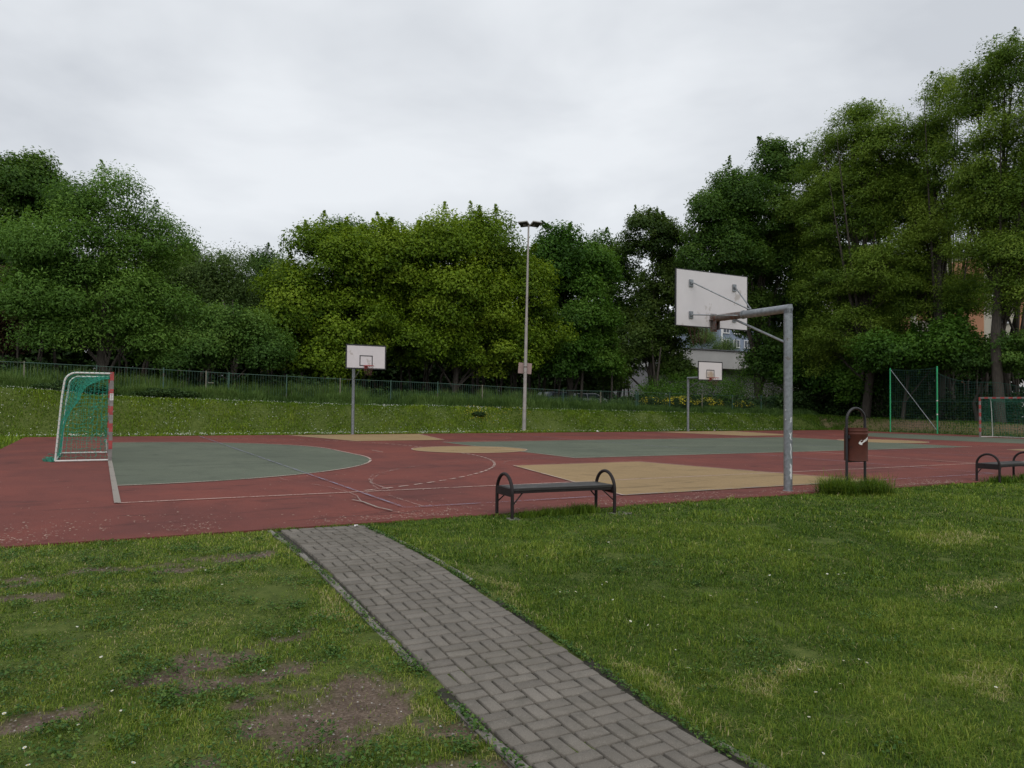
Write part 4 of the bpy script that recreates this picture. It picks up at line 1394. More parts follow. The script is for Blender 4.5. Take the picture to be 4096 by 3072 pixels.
# cream and orange apartment block right
t = thing('apartment_block', (0, 0, 0), 0, 'cream and orange apartment block showing through the tall trees at the right', 'building')
m_ = MB(); m_.box((90, 34, 9), (14, 44, 18.6)); m_.build('wall', M_CREAM, t)
for k, (v, w) in enumerate(((37.5, 3.4), (30.5, 3.4), (22, 3.4), (46, 3.4))):
    m_ = MB(); m_.box((82.97, v, 9), (.14, w, 17.6)); m_.build('orange_panel', M_ORANGE, t)
windows(t, [(82.98, v, 2.6 + j * 2.9) for v in (14.5, 18, 26.2, 34, 41, 49.5) for j in range(6)], (0, 1, 0), 1.6, 1.4, (-1, 0, 0))
for j in range(5):
    for v in (26.2, 41.0, 14.5):
        m_ = MB(); m_.box((82.3, v, 4.1 + j * 2.9 - 1.15), (1.3, 3.0, .14)); m_.box((81.7, v, 4.1 + j * 2.9 - .6), (.08, 3.0, .95)); m_.build('balcony', M_ORANGE if j % 2 else M_RENDER, t)
m_ = MB(); m_.box((90, 34, 18.45), (14.5, 44.5, .3)); m_.build('roof', M_GALVD, t)
# small white garage behind the far goal
t = thing('white_shed', (0, 0, 0), 0, 'small white shed glimpsed between trunks above the far goal', 'shed')
m_ = MB(); m_.box((66, 24.6, 2.6), (5, 2.6, 4.2)); m_.build('wall', M_WFRAME, t)
m_ = MB(); m_.box((66, 24.6, 4.76), (5.4, 3.0, .12)); m_.build('roof', M_RENDER2, t)
m_ = MB(); m_.box((63.46, 24.6, 1.9), (.06, 1.6, 2.4)); m_.build('door', M_RENDER2, t)

M_TYRE = speckmat('tyre_rubber', (.02, .02, .02), .2, 20, .8)
M_RIM = speckmat('rim_metal', (.35, .35, .36), .1, 20, .3, .8)
M_LENS = speckmat('headlight_lens', (.5, .5, .48), .1, 20, .15)
M_TAIL = speckmat('tail_lens', (.30, .02, .02), .1, 20, .2)
def car(loc, rz, paint, label, van=False):
    t = thing('parked_car', loc, rz, label, 'car', 'cars parked beyond the railing fence')
    top = 1.95 if van else 1.46
    prof = [(-2.1, .35), (-2.15, .72), (-2.05, .98), (-1.75, 1.02 if not van else 1.3), (-1.45, top - .05), (-1.2, top), (.35, top), (.55, top - .05), (1.15, 1.0), (1.95, .86), (2.14, .66), (2.16, .35)]
    m_ = MB(); n = len(prof)
    def half(z): return .86 if z < 1.05 else .86 - .24 * (z - 1.05) / .5
    vs = [(x, -half(z), z) for x, z in prof] + [(x, half(z), z) for x, z in prof]
    m_.add(vs, [(i, (i + 1) % n, n + (i + 1) % n, n + i) for i in range(n)] + [tuple(range(n))[::-1], tuple(range(n, 2 * n))])
    m_.build('body', paint, t)
    g = MB()
    for s in (-1, 1):
        y = lambda z: s * (half(z) + .006)
        zt2 = top - .07
        g.add([(-1.35, y(1.05), 1.05), (-.35, y(1.05), 1.05), (-.35, y(zt2), zt2), (-1.2, y(zt2), zt2)], [(0, 1, 2, 3)])
        g.add([(-.27, y(1.05), 1.05), (.95, y(1.05), 1.05), (.45, y(zt2), zt2), (-.27, y(zt2), zt2)], [(0, 1, 2, 3)])
    g.add([(1.145, -.74, 1.02), (1.145, .74, 1.02), (.575, .60, top - .06), (.575, -.60, top - .06)], [(0, 1, 2, 3)])
    g.add([(-1.77, -.72, 1.10), (-1.77, .72, 1.10), (-1.475, .60, top - .08), (-1.475, -.60, top - .08)], [(0, 1, 2, 3)])
    g.build('windows', M_GLASS, t)
    for x in (-1.32, 1.32):
        for s in (-1, 1):
            w = MB(); w.tube([(x, s * .70, .32), (x, s * .89, .32)], .32, 20)
            wh = w.build('wheel', M_TYRE, t)
            w = MB(); w.tube([(x, s * .885, .32), (x, s * .9, .32)], .2, 16); w.build('rim', M_RIM, wh)
    for s in (-1, 1):
        w = MB(); w.box((2.08, s * .62, .70), (.16, .34, .14), bev=.03); w.build('headlight', M_LENS, t)
        w = MB(); w.box((-2.10, s * .68, .82), (.10, .24, .2), bev=.03); w.build('tail_light', M_TAIL, t)
    return t
M_CARW = speckmat('white_car_paint', (.68, .68, .70), .03, 3, .25)
M_CARS = speckmat('silver_blue_car_paint', (.30, .36, .44), .05, 3, .25, .3)
M_CARD = speckmat('dark_car_paint', (.05, .06, .08), .05, 3, .25, .3)
car((31.0, 38.2, Gz(31, 38)), rad(4), M_CARS, 'silver blue car behind the fence just right of the lamp post')
car((34.6, 39.5, Gz(34, 39)), rad(-20), M_CARW, 'white car glimpsed beyond the fence, farther right of the lamp post')
car((51.0, 47.5, 1.0), rad(8), M_CARW, 'white van below the low pale building behind the farthest hoop', van=True)
car((55.5, 46.5, 1.0), rad(3), M_CARD, 'dark car parked right of the white van below the pale building')

# ------------------------------------------------------------------ trees
M_BARK = None
m, nt, out = newmat('bark')
v_ = objvec(nt)
g_ = noise(nt, 5, 5, .7, scaled(nt, v_, (3, 3, .5)))
bsdf(nt, out, ramp(nt, g_, [(.3, (.022, .018, .014)), (.7, (.075, .062, .050))]), .9, 0, g_, .6, .02)
M_BARK = m
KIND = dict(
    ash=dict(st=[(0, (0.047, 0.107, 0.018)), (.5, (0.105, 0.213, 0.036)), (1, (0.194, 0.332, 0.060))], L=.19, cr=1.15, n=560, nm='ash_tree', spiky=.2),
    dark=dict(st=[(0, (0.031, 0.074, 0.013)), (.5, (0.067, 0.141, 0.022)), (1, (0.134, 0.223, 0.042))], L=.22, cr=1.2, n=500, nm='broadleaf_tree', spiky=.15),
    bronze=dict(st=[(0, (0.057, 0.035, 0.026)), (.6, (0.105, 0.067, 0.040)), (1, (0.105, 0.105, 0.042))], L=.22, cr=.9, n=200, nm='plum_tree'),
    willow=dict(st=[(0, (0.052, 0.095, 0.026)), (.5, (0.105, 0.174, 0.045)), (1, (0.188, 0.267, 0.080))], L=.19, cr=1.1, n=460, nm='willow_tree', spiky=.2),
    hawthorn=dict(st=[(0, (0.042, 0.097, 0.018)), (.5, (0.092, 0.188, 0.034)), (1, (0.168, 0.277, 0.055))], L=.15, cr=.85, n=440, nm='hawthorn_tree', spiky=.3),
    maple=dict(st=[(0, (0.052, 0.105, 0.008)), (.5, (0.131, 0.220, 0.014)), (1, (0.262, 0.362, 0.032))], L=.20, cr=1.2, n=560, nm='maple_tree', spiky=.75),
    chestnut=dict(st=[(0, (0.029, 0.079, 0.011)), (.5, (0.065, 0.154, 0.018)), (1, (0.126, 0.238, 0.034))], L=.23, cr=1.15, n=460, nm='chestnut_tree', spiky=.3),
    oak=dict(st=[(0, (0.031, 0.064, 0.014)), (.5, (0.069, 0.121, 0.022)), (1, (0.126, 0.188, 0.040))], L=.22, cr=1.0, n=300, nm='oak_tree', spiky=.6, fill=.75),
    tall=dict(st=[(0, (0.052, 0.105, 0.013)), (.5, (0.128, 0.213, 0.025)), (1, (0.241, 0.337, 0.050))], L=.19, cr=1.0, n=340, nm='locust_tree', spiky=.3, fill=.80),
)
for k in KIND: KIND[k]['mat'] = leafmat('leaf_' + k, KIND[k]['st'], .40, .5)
TREES = [["ash", "ash", 0.11, 32.0, 1.48, [[-0.25, 32.0, 10.85, 1.93, 1.84], [-2.12, 32.0, 8.53, 2.3, 1.95], [1.6, 32.0, 8.79, 1.92, 2.21], [-3.04, 32.0, 6.16, 1.7, 1.7], [-0.46, 32.0, 6.46, 2.93, 2.11], [2.43, 32.0, 5.95, 1.5, 1.82], [-1.82, 32.0, 4.4, 1.49, 0.87], [1.48, 32.0, 4.4, 1.8, 0.91]]], ["far_left", "dark", -5.28, 46.0, 1.81, [[-4.73, 46.0, 14.95, 2.32, 1.97], [-6.77, 46.0, 12.6, 2.04, 2.63], [-3.54, 46.0, 13.0, 1.36, 2.11], [-5.97, 46.0, 9.74, 2.35, 2.05]]], ["bronze", "bronze", -4.71, 37.0, 1.79, [[-4.94, 37.0, 6.71, 0.99, 1.74], [-4.16, 37.0, 5.01, 1.0, 1.12], [-5.82, 37.0, 5.41, 0.98, 1.72]]], ["willow", "willow", 5.98, 40.0, 1.31, [[4.19, 40.0, 9.06, 1.74, 2.33], [6.25, 40.0, 8.64, 2.23, 2.52], [7.97, 40.0, 8.02, 1.36, 1.81], [4.92, 40.0, 6.33, 2.05, 1.75]]], ["hawthorn", "hawthorn", 6.05, 31.0, 1.31, [[5.86, 31.0, 5.29, 1.68, 1.18], [4.5, 31.0, 4.16, 1.34, 1.02], [7.43, 31.0, 4.29, 1.56, 1.21], [3.62, 31.0, 3.28, 0.91, 0.53]]], ["small_a", "dark", 13.34, 60.0, 1.18, [[13.04, 60.0, 13.28, 1.53, 1.44]]], ["small_b", "willow", 15.39, 58.0, 1.16, [[15.19, 58.0, 12.63, 2.01, 1.85], [13.6, 58.0, 10.54, 2.07, 1.87]]], ["olive", "maple", 11.35, 46.0, 1.19, [[10.89, 46.0, 8.25, 1.88, 2.05]]], ["maple_l", "maple", 11.66, 34.0, 1.19, [[12.09, 34.0, 9.33, 2.68, 2.53], [10.18, 34.0, 7.35, 2.34, 2.07], [14.12, 34.0, 9.23, 2.3, 3.02], [9.41, 34.0, 5.11, 1.64, 1.64], [12.72, 34.0, 5.84, 3.54, 1.98], [11.62, 34.0, 3.82, 2.51, 0.98]]], ["behind_maple", "dark", 16.03, 46.0, 1.15, [[15.76, 46.0, 13.53, 1.86, 1.71]]], ["maple_r", "maple", 20.19, 34.0, 1.09, [[18.91, 34.0, 11.17, 2.87, 2.26], [22.45, 34.0, 11.23, 2.81, 2.81], [16.39, 34.0, 9.88, 2.35, 2.5], [24.61, 34.0, 8.73, 2.8, 2.86], [20.11, 34.0, 7.93, 3.96, 2.74], [26.1, 34.0, 6.26, 1.99, 1.93], [17.55, 34.0, 5.07, 2.97, 1.63], [22.88, 34.0, 4.84, 3.43, 1.72]]], ["chestnut", "chestnut", 31.01, 36.5, 0.91, [[29.48, 36.5, 11.93, 2.14, 2.25], [32.39, 36.5, 11.51, 2.05, 2.12], [30.95, 36.5, 8.29, 3.07, 3.14], [29.75, 36.5, 4.92, 2.76, 1.9], [32.88, 36.5, 5.39, 2.13, 2.13]]], ["oak_a", "dark", 39.11, 42.0, 0.82, [[38.27, 42.0, 14.35, 1.68, 1.92], [37.08, 42.0, 11.63, 1.39, 1.99], [39.55, 42.0, 8.59, 2.02, 2.42], [39.76, 42.0, 13.07, 1.42, 1.82]]], ["oak_b", "oak", 39.93, 38.0, 0.81, [[39.6, 38.0, 15.36, 2.3, 2.0], [42.33, 38.0, 14.29, 1.88, 2.43], [40.61, 38.0, 10.62, 2.01, 2.51], [43.87, 38.0, 10.87, 1.66, 1.9], [38.23, 38.0, 6.64, 2.46, 2.46], [41.37, 38.0, 7.18, 2.71, 2.32], [35.7, 38.0, 4.66, 1.85, 1.67], [42.38, 38.0, 4.5, 1.95, 0.97]]], ["big", "dark", 45.76, 32.0, 0.8, [[48.34, 32.0, 20.73, 2.34, 2.42], [43.23, 32.0, 17.56, 2.25, 1.96], [40.84, 32.0, 15.61, 1.95, 2.2], [46.25, 32.0, 16.29, 3.34, 2.97], [41.8, 32.0, 12.86, 3.04, 2.5], [48.34, 32.0, 12.76, 3.39, 3.58], [49.95, 32.0, 7.95, 3.04, 3.42], [47.04, 32.0, 4.8, 2.04, 1.67], [45.75, 32.0, 8.44, 1.84, 2.21]]], ["tall_a", "tall", 47.0, 23.38, 0.7, [[47.0, 24.07, 21.07, 1.92, 2.52], [47.0, 26.43, 19.03, 2.34, 2.75], [47.0, 28.54, 15.66, 2.48, 2.84], [47.0, 23.7, 16.64, 2.3, 2.63], [47.0, 22.06, 19.15, 1.92, 2.56], [47.0, 24.85, 14.9, 3.18, 3.18], [47.0, 21.91, 10.44, 2.86, 2.86], [47.0, 26.04, 10.35, 2.89, 3.06], [47.0, 24.11, 6.78, 3.46, 2.31], [47.0, 26.86, 5.62, 2.06, 2.06]]], ["tall_b", "tall", 49.0, 19.28, 0.63, [[49.0, 19.17, 21.48, 1.56, 2.37], [49.0, 20.5, 19.04, 1.43, 2.23], [49.0, 18.25, 17.16, 1.99, 2.6], [49.0, 19.87, 13.16, 2.35, 2.67], [49.0, 20.55, 8.52, 2.53, 2.22], [49.0, 17.55, 8.33, 1.26, 1.26], [49.0, 21.53, 16.41, 1.62, 2.26]]], ["tall_c", "tall", 47.0, 14.32, 0.55, [[47.0, 15.7, 20.93, 1.43, 2.12], [47.0, 13.39, 21.22, 1.92, 1.98], [47.0, 14.21, 16.88, 1.81, 2.5], [47.0, 12.56, 13.42, 1.88, 2.96], [47.0, 14.77, 14.21, 1.68, 1.97], [47.0, 15.07, 11.44, 1.69, 1.83], [47.0, 13.21, 10.7, 1.36, 1.63], [47.0, 13.36, 8.12, 1.63, 1.22], [47.0, 11.66, 17.48, 1.59, 3.18], [47.0, 15.6, 14.41, 1.43, 2.28], [47.0, 13.09, 10.27, 1.9, 1.63]]], ["back_a", "dark", 55.0, 28.06, 0.8, [[55.0, 26.78, 17.04, 2.76, 4.05], [55.0, 28.87, 11.39, 3.41, 3.41], [55.0, 25.62, 10.24, 2.89, 3.25], [55.0, 33.39, 12.8, 2.82, 3.23]]], ["back_b", "tall", 56.0, 22.62, 0.69, [[56.0, 20.82, 15.52, 1.7, 2.38], [56.0, 25.11, 16.43, 1.81, 2.9], [56.0, 24.39, 10.16, 1.43, 2.15], [56.0, 21.53, 10.33, 1.57, 2.05]]], ["back_c", "tall", 54.0, 17.28, 0.6, [[54.0, 15.74, 13.87, 1.84, 2.76], [54.0, 17.37, 9.79, 1.1, 1.26]]], ["gap_willow", "willow", 76.28, 72.0, 0.8, [[76.24, 72.0, 11.13, 1.88, 2.55], [80.47, 72.0, 9.97, 1.5, 1.5]]], ["low_a", "chestnut", 46.5, 20.23, 0.65, [[46.5, 20.22, 4.91, 2.76, 1.47], [46.5, 17.09, 5.48, 1.45, 1.16]]], ["low_b", "hawthorn", 47.5, 15.97, 0.58, [[47.5, 15.96, 4.45, 2.01, 1.15], [47.5, 13.53, 4.61, 1.64, 1.64]]], ["low_c", "chestnut", 48.0, 28.53, 0.8, [[48.0, 28.53, 3.62, 2.49, 1.42], [48.0, 24.49, 3.19, 2.0, 1.17]]]]
LABEL = dict(
    ash='large round ash tree behind the fence and the near goal', far_left='tall dark tree at the left edge, behind the round ash',
    bronze='low bronze leaved tree at the left edge under the dark tree', willow='soft grey-green willow just right of the big round ash',
    hawthorn='small bushy hawthorn tree leaning over the railing gate', small_a='far small dark tree top between willow and maples',
    small_b='far pale rounded tree between the willow and the left maple', olive='olive green tree in the dip between hawthorn and maple',
    maple_l='yellow-green maple behind the left far hoop, lower of the two maples', behind_maple='dark crown peeping over the top of the lower maple',
    maple_r='biggest yellow-green maple, directly left of the lamp post', chestnut='dark green chestnut just right of the lamp post',
    oak_a='dark open tree between the chestnut and the oak', oak_b='gappy dark oak above and left of the nearest backboard',
    big='massive dark tree rising behind the nearest backboard', tall_a='tall light green tree above the litter bin',
    back_a='dark tree filling the gap behind the tall light green tree', back_b='dark broad tree far behind the green net poles', back_c='dark tree behind the tallest tree at the right edge', tall_b='slender gappy tree between the two tallest trees at the right', tall_c='tallest tree, at the right edge above the far goal',
    gap_willow='pale hanging willow in the gap between the low pale building and the grey-blue block', low_a='low branches of a young tree above the green net poles', low_b='bushy young tree behind the far goal', low_c='dark bush at the right end of the grass bank')
BASE = dict(ash=3.6, maple=2.2, tall=2.6, oak=2.6, dark=3, chestnut=2.4, willow=2, hawthorn=1.5, bronze=2)

def bez(p0, p1, p2, n):
    return [p0 * (1 - t) ** 2 + p1 * 2 * t * (1 - t) + p2 * t * t for t in np.linspace(0, 1, n)]

def make_tree(key, kind, u, v, z0, lobes, seed, label, density=1.0):
    K = KIND[kind]
    R = np.random.RandomState(seed)
    t = thing(K['nm'], (u, v, z0), 0, label, 'tree', 'trees around the sports court')
    tall = kind == 'tall'
    Ls = np.array(lobes, float)
    Ls[:, 0] -= u; Ls[:, 1] -= v; Ls[:, 2] -= z0
    top = (Ls[:, 2] + Ls[:, 4]).max(); cx = np.average(Ls[:, 0], weights=Ls[:, 3]); cy = np.average(Ls[:, 1], weights=Ls[:, 3])
    right = np.array([.879, -.476, 0.0]); depth = np.array([.476, .879, 0.0])
    # skeleton
    mb = MB()
    r0 = .011 * top + .07
    th = min(max(.5 * top, 2), top * .85)
    tr = [Vector((0, 0, -.3)), Vector((0, 0, .25)), Vector((.02 * top * R.randn(), .02 * top * R.randn(), th * .45)), Vector((cx * .4, cy * .4, th))]
    if tall: tr.append(Vector((cx * .8, cy * .8, top * .88)))
    mb.tube(tr, [r0 * 1.35, r0, r0 * .8, r0 * .5] + ([r0 * .12] if tall else []), 9, caps=False)
    limbs = []
    if tall:
        for _ in range(9):
            a_ = R.uniform(0, 6.28); s0 = R.uniform(.1, .35) * top; e0 = R.uniform(.7, .97) * top; sp = R.uniform(.06, .16) * top
            pts = bez(Vector((cx * s0 / top, cy * s0 / top, s0)), Vector((cx * .6 + sp * .7 * math.cos(a_), cy * .6 + sp * .7 * math.sin(a_), (s0 + e0) * .5)), Vector((cx + sp * math.cos(a_), cy + sp * math.sin(a_), e0)), 8)
            mb.tube(pts, list(np.linspace(r0 * .38, .02, 8)), 6, caps=False)
    for (x, y, z, rx, rz) in Ls:
        zs = min(max(.25 * z, 1.2), th * .9) if not tall else max(1.5, z * .55)
        f = zs / th
        p0 = Vector((cx * .3 * f, cy * .3 * f, zs))
        p2 = Vector((x, y, z + rz * .3))
        p1 = Vector(((p0.x + p2.x) / 2 * .8 + R.randn() * .3, (p0.y + p2.y) / 2 * .8 + R.randn() * .3, p0.z + (p2.z - p0.z) * .55))
        pts = bez(p0, p1, p2, 7)
        a = r0 * (.42 if not tall else .3)
        mb.tube(pts, list(np.linspace(a, a * .25, 7)), 6, caps=False)
        limbs.append(pts)
    P, NRM, T, LL = [], [], [], []
    cr = K['cr']
    for li, (x, y, z, rx, rz) in enumerate(Ls):
        ry = rx * .85
        lt_ = R.normal(0, .10)
        area = 4 * PI * (((rx * ry) ** 1.6 + (rx * rz) ** 1.6 + (ry * rz) ** 1.6) / 3) ** (1 / 1.6)
        n = int(area / (cr * cr) * K.get('fill', .72) * density) + 3
        d = R.normal(size=(n, 3)); d /= np.linalg.norm(d, axis=1, keepdims=True)
        d = d[(d[:, 2] > -.6) | (R.rand(n) < .35)]
        n = len(d)
        rr = .93 - .42 * R.rand(n) ** 1.5
        loc = d[:, :1] * right * rx + d[:, 1:2] * depth * ry + d[:, 2:] * np.array([0, 0, rz])
        c_ = np.array([x, y, z]) + loc * rr[:, None]
        keep = c_[:, 2] > 1.1
        for lj, (x2, y2, z2, rx2, rz2) in enumerate(Ls):
            if lj == li: continue
            q = c_ - np.array([x2, y2, z2])
            dd = np.sqrt((q @ right / rx2) ** 2 + (q @ depth / (rx2 * .85)) ** 2 + (q[:, 2] / rz2) ** 2)
            keep &= ~((dd < .5))
        c_, d, rr = c_[keep], d[keep], rr[keep]
        for ci in range(len(c_)):
            s = cr * R.uniform(.6, 1.3)
            m = int(1.25 * K['n'] * (s / cr) ** 2)
            e_ = R.normal(size=(m, 3)); e_ /= np.linalg.norm(e_, axis=1, keepdims=True)
            e_[:, 2] = np.where(e_[:, 2] < -.45, e_[:, 2] * R.uniform(-1, .5, m), e_[:, 2])
            rad__ = (.50 + .58 * R.rand(m) ** .8) * (1 + .22 * np.sin(e_[:, 0] * 7 + ci) * np.cos(e_[:, 1] * 6 + e_[:, 2] * 5 + ci))
            q = e_ * rad__[:, None] * s * np.array([1, 1, .84])
            if K.get('spiky', 0) and d[ci, 2] > .3 and R.rand() < K['spiky']:
                k_ = m // 7; hz = R.rand(k_); o_ = R.normal(0, .3, 2) * s
                q2 = np.stack([o_[0] * (1 + .4 * hz) + R.normal(0, .16, k_) * s * (1.1 - hz), o_[1] * (1 + .4 * hz) + R.normal(0, .16, k_) * s * (1.1 - hz), s * (.5 + hz * R.uniform(.3, .8))], 1)
                q = np.concatenate([q, q2]); m = len(q)
                e_ = np.concatenate([e_, R.normal(size=(len(q2), 3)) * .6])
            if kind == 'willow':
                q[:, 2] -= .9 * s * R.rand(m) ** 2
            pos = c_[ci] + q
            nn = np.array([0, 0, .5]) + e_ * .7 + d[ci] * .3 + R.normal(0, .5, (m, 3))
            P.append(pos); NRM.append(nn)
            ct = R.normal(0, .19)
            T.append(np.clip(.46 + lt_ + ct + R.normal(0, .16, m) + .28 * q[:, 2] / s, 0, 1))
            LL.append(K['L'] * .88 * R.uniform(.5, 1.35, m))
            if R.rand() < (.5 if tall or kind == 'oak' else .22):
                lp_ = limbs[li][R.randint(2, 7)]
                e = Vector(c_[ci]); s0 = Vector(lp_)
                if (e - s0).length < max(rx, rz) * 1.7:
                    mid_ = (s0 + e) / 2 + Vector((0, 0, .25))
                    mb.tube([s0, mid_, e], [r0 * .13, r0 * .08, .012], 4, caps=False)
    trunk = mb.build('trunk', M_BARK, t)
    P = np.concatenate(P); NRM = np.concatenate(NRM); T = np.concatenate(T); LL = np.concatenate(LL)
    W_ = LL * (.36 if kind in ('ash', 'willow', 'tall') else .62)
    V, F4 = leaf_quads(P, NRM, LL, W_, R)
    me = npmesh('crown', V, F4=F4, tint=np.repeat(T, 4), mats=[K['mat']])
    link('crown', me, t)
    return len(P)
NL = 0
for i, (key, kind, u, v, z0, lobes) in enumerate(TREES):
    NL += make_tree(key, kind, u, v, z0, lobes, 100 + i, LABEL[key])
print('leaves', NL)

# undergrowth and far wood: masses nobody could count
M_UNDER = leafmat('undergrowth_leaf', [(0, (.018, .040, .012)), (.6, (.038, .078, .020)), (1, (.075, .125, .034))], .2, .55)
def mass(name, boxes, mat, L_, label, cat, R, per):
    Ps, Ns, Ts, Ll = [], [], [], []
    for (ua, ub, va, vb, ha, hb, dens) in boxes:
        n = int(abs(ub - ua) * abs(vb - va) ** .5 * max(ha, hb) * per * dens)
        f = R.rand(n)
        u = ua + (ub - ua) * f; v = va + (vb - va) * R.rand(n)
        h = ha + (hb - ha) * f
        h = h * (1 + .22 * vnoise(u, v, 2.2, 81) + .15 * vnoise(u, v, .8, 82))
        z = h * R.rand(n) ** 1.0
        # clump them
        cl = vnoise(u + z, v, .9, 83) + vnoise(v + z * 1.3, u, .7, 84)
        k = cl > R.uniform(-1.3, .35, n)
        u, v, z = u[k], v[k], z[k]; n = len(u)
        Ps.append(np.stack([u, v, G(u, v) + z], 1)); nn = R.normal(0, .6, (n, 3)); nn[:, 2] += .8
        Ns.append(nn); Ts.append(np.clip(R.normal(.45, .2, n) + .2 * cl[k], 0, 1)); Ll.append(L_ * R.uniform(.6, 1.2, n))
    P, Nn, T, LLs = map(np.concatenate, (Ps, Ns, Ts, Ll))
    V, F4 = leaf_quads(P, Nn, LLs, LLs * .6, R)
    me = npmesh(name, V, F4=F4, tint=np.repeat(T, 4), mats=[mat])
    print(name, len(P))
    return tag(link(name, me), label, cat, kind='stuff')
R = np.random.RandomState(77)
mass('undergrowth', [(-14, 12, 30.3, 33, 1.3, 1.5, 1), (12, 30, 30.2, 33, 1.1, .7, 1), (30, 48, 29.6, 33, 1.0, 1.5, 1.3), (43, 52, 27.5, 30, 1.5, 2.5, 1.2),
                     (47.2, 49.5, 20, 31, 2.6, 3.2, 2.4), (47.6, 49.8, 2, 20, 1.6, 2.2, 2.0)], M_UNDER, .24, 'dark undergrowth of nettles and shrubs under the trees behind the fence', 'undergrowth', R, 220)
mass('woodland', [(-24, 4, 41, 43.5, 8.5, 8.5, 1), (4, 26, 42, 45, 8.5, 9.5, 1), (26, 43, 47, 50, 6.5, 5.0, 1), (66, 84, 39, 42, 9, 7, 1), (60, 63, 31, 42, 8, 8, 1), (60, 62, -6, 20, 5, 5, .8), (60,62,20,31,4,7,.8)],
     M_UNDER, .55, 'dense dark wood closing the view behind the tree row', 'wood', R, 200)
# slim stems inside the wood
mb = MB()
for _ in range(150):
    u = R.uniform(-22, 40); v = R.uniform(35, 41)
    if R.rand() < .35: u, v = R.uniform(50, 60), R.uniform(0, 32)
    h = R.uniform(4, 6.5); r_ = R.uniform(.05, .14)
    z_ = Gz(u, v)
    mb.tube([(u, v, z_ - .2), (u + R.randn() * .25, v, z_ + h * .5), (u + R.randn() * .7, v + R.randn() * .5, z_ + h)], [r_, r_ * .8, r_ * .4], 6, caps=False)
tag(mb.build('wood_stems', M_BARK), 'countless slim bare stems standing in the dark wood', 'tree stems', kind='stuff')
# yellow flowering shrubs along the wire fence
def shrub(loc, w, h, seed, label, flowers, name='flowering_shrub', mat=None):
    R = np.random.RandomState(seed)
    t = thing(name, loc, 0, label, 'shrub', 'shrubs along the fence')
    n = int(1500 * w)
    d = R.normal(size=(n, 3)); d /= np.linalg.norm(d, axis=1, keepdims=True)
    P = d * np.array([w / 2, w * .35, h * .52]) * (1 - .5 * R.rand(n, 1) ** 1.5) * (1 + .18 * np.sin(d[:, :1] * 9 + seed) ) + np.array([0, 0, h * .5])
    P = P[P[:, 2] > .02]; n = len(P)
    V, F4 = leaf_quads(P, R.normal(0, .6, (n, 3)) + np.array([0, -.2, .8]), R.uniform(.08, .16, n), R.uniform(.05, .08, n), R)
    link('leaves', npmesh('leaves', V, F4=F4, tint=np.repeat(R.rand(n), 4), mats=[mat or M_UNDER]), t)
    if flowers:
        k = flowers
        d = R.normal(size=(k, 3)); d[:, 2] = np.abs(d[:, 2]) * .9 + .15; d /= np.linalg.norm(d, axis=1, keepdims=True)
        cl = np.sin(d[:, 0] * 7 + seed) * np.cos(d[:, 1] * 5) > -.35
        d = d[cl]; k = len(d)
        P = d * np.array([w / 2, w * .37, h * .53]) * R.uniform(.9, 1.1, (k, 1)) + np.array([0, 0, h * .5])
        V, F4 = leaf_quads(P, d + R.normal(0, .4, (k, 3)), R.uniform(.05, .10, k), R.uniform(.05, .08, k), R)
        link('blossom', npmesh('blossom', V, F4=F4, tint=np.repeat(R.rand(k), 4), mats=[M_YEL]), t)
    m_ = MB()
    for _ in range(6):
        a, b = R.uniform(-w * .3, w * .3), R.uniform(-.2, .2)
        m_.tube([(a * .3, b * .3, -.05), (a * .7, b, h * .4), (a, b * 1.5, h * .8)], [.02, .014, .006], 5, caps=False)
    m_.build('stem', M_BARK, t)
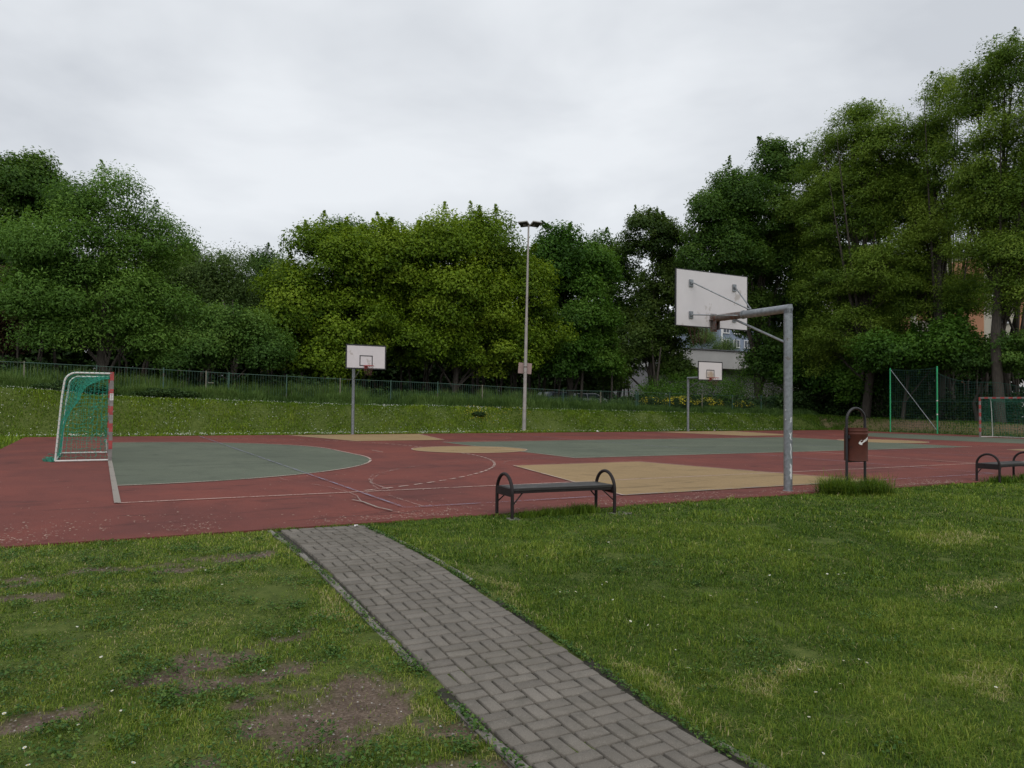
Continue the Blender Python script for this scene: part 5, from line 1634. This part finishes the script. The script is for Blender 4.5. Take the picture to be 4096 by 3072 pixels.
for i, (u, v, w, h, nf, lb) in enumerate((
        (32.2, 28.6, 1.9, 1.05, 170, 'low yellow flowering shrub at the left end of the yellow row'),
        (34.7, 28.7, 2.6, 1.15, 520, 'widest yellow flowering shrub, left of the farthest hoop pole'),
        (37.4, 28.7, 2.4, 1.10, 430, 'yellow flowering shrub just right of the farthest hoop pole'),
        (40.9, 28.9, 1.8, 1.0, 110, 'thin yellow flowering shrub at the right end of the yellow row'))):
    shrub((u, v, Gz(u, v)), w, h, 300 + i, lb, nf)
for i, (u, v, w, h, lb) in enumerate((
        (-1.2, 26.6, 3.0, .55, 'low dark ivy mound on the bank left of the near goal net'),
        (2.4, 26.7, 2.6, .50, 'low dark ivy mound on the bank right of the near goal post'),
        (39.6, 31.5, 6.0, 3.2, 'round dark shrub directly below the farthest backboard'),
        (46.4, 33.0, 7.0, 3.6, 'large dark shrub between the farthest hoop and the nearest pole'),
        (35.0, 31.2, 4.2, 2.2, 'dark shrub left of the farthest hoop pole, behind the yellow row'),
        (40.3, 36.5, 4.5, 3.4, 'dark shrub at the left end of the low pale building'),
        (17.55, 24.75, .7, .22, 'small leafy clump on the bank left of the lamp post'))):
    shrub((u, v, Gz(u, v)), w, h, 400 + i, lb, 0, 'shrub', KIND['chestnut']['mat'] if w > 3.5 else None)
# litter on the bank and court rim
for i, (u, v, lb) in enumerate(((8.2, 23.55, 'crumpled white paper on the bank left of the clean white backboard pole'), (11.9, 22.75, 'small white scrap of litter right of the left far hoop pole'),
                                (23.6, 22.45, 'white scrap of litter at the court edge right of the lamp post'), (31.8, 22.2, 'small white ball of paper beside the farthest hoop pole'),
                                (2.33, -3.33, 'scrap of white paper at the court end of the path'))):
    m_ = MB(); s = .10 if i < 4 else .03
    vs = [(u + s * math.cos(a) * rng.uniform(.5, 1), v + s * .7 * math.sin(a) * rng.uniform(.5, 1), Gz(u, v) + (.03 if i != 4 else .035) + rng.uniform(0, s * .7)) for a in np.linspace(0, 2 * PI, 9)[:-1]]
    vs.append((u, v, Gz(u, v) + .03 + s * .8))
    m_.add(vs, [(k, (k + 1) % 8, 8) for k in range(8)])
    tag(m_.build('paper_scrap', M_STICK), lb, 'litter')
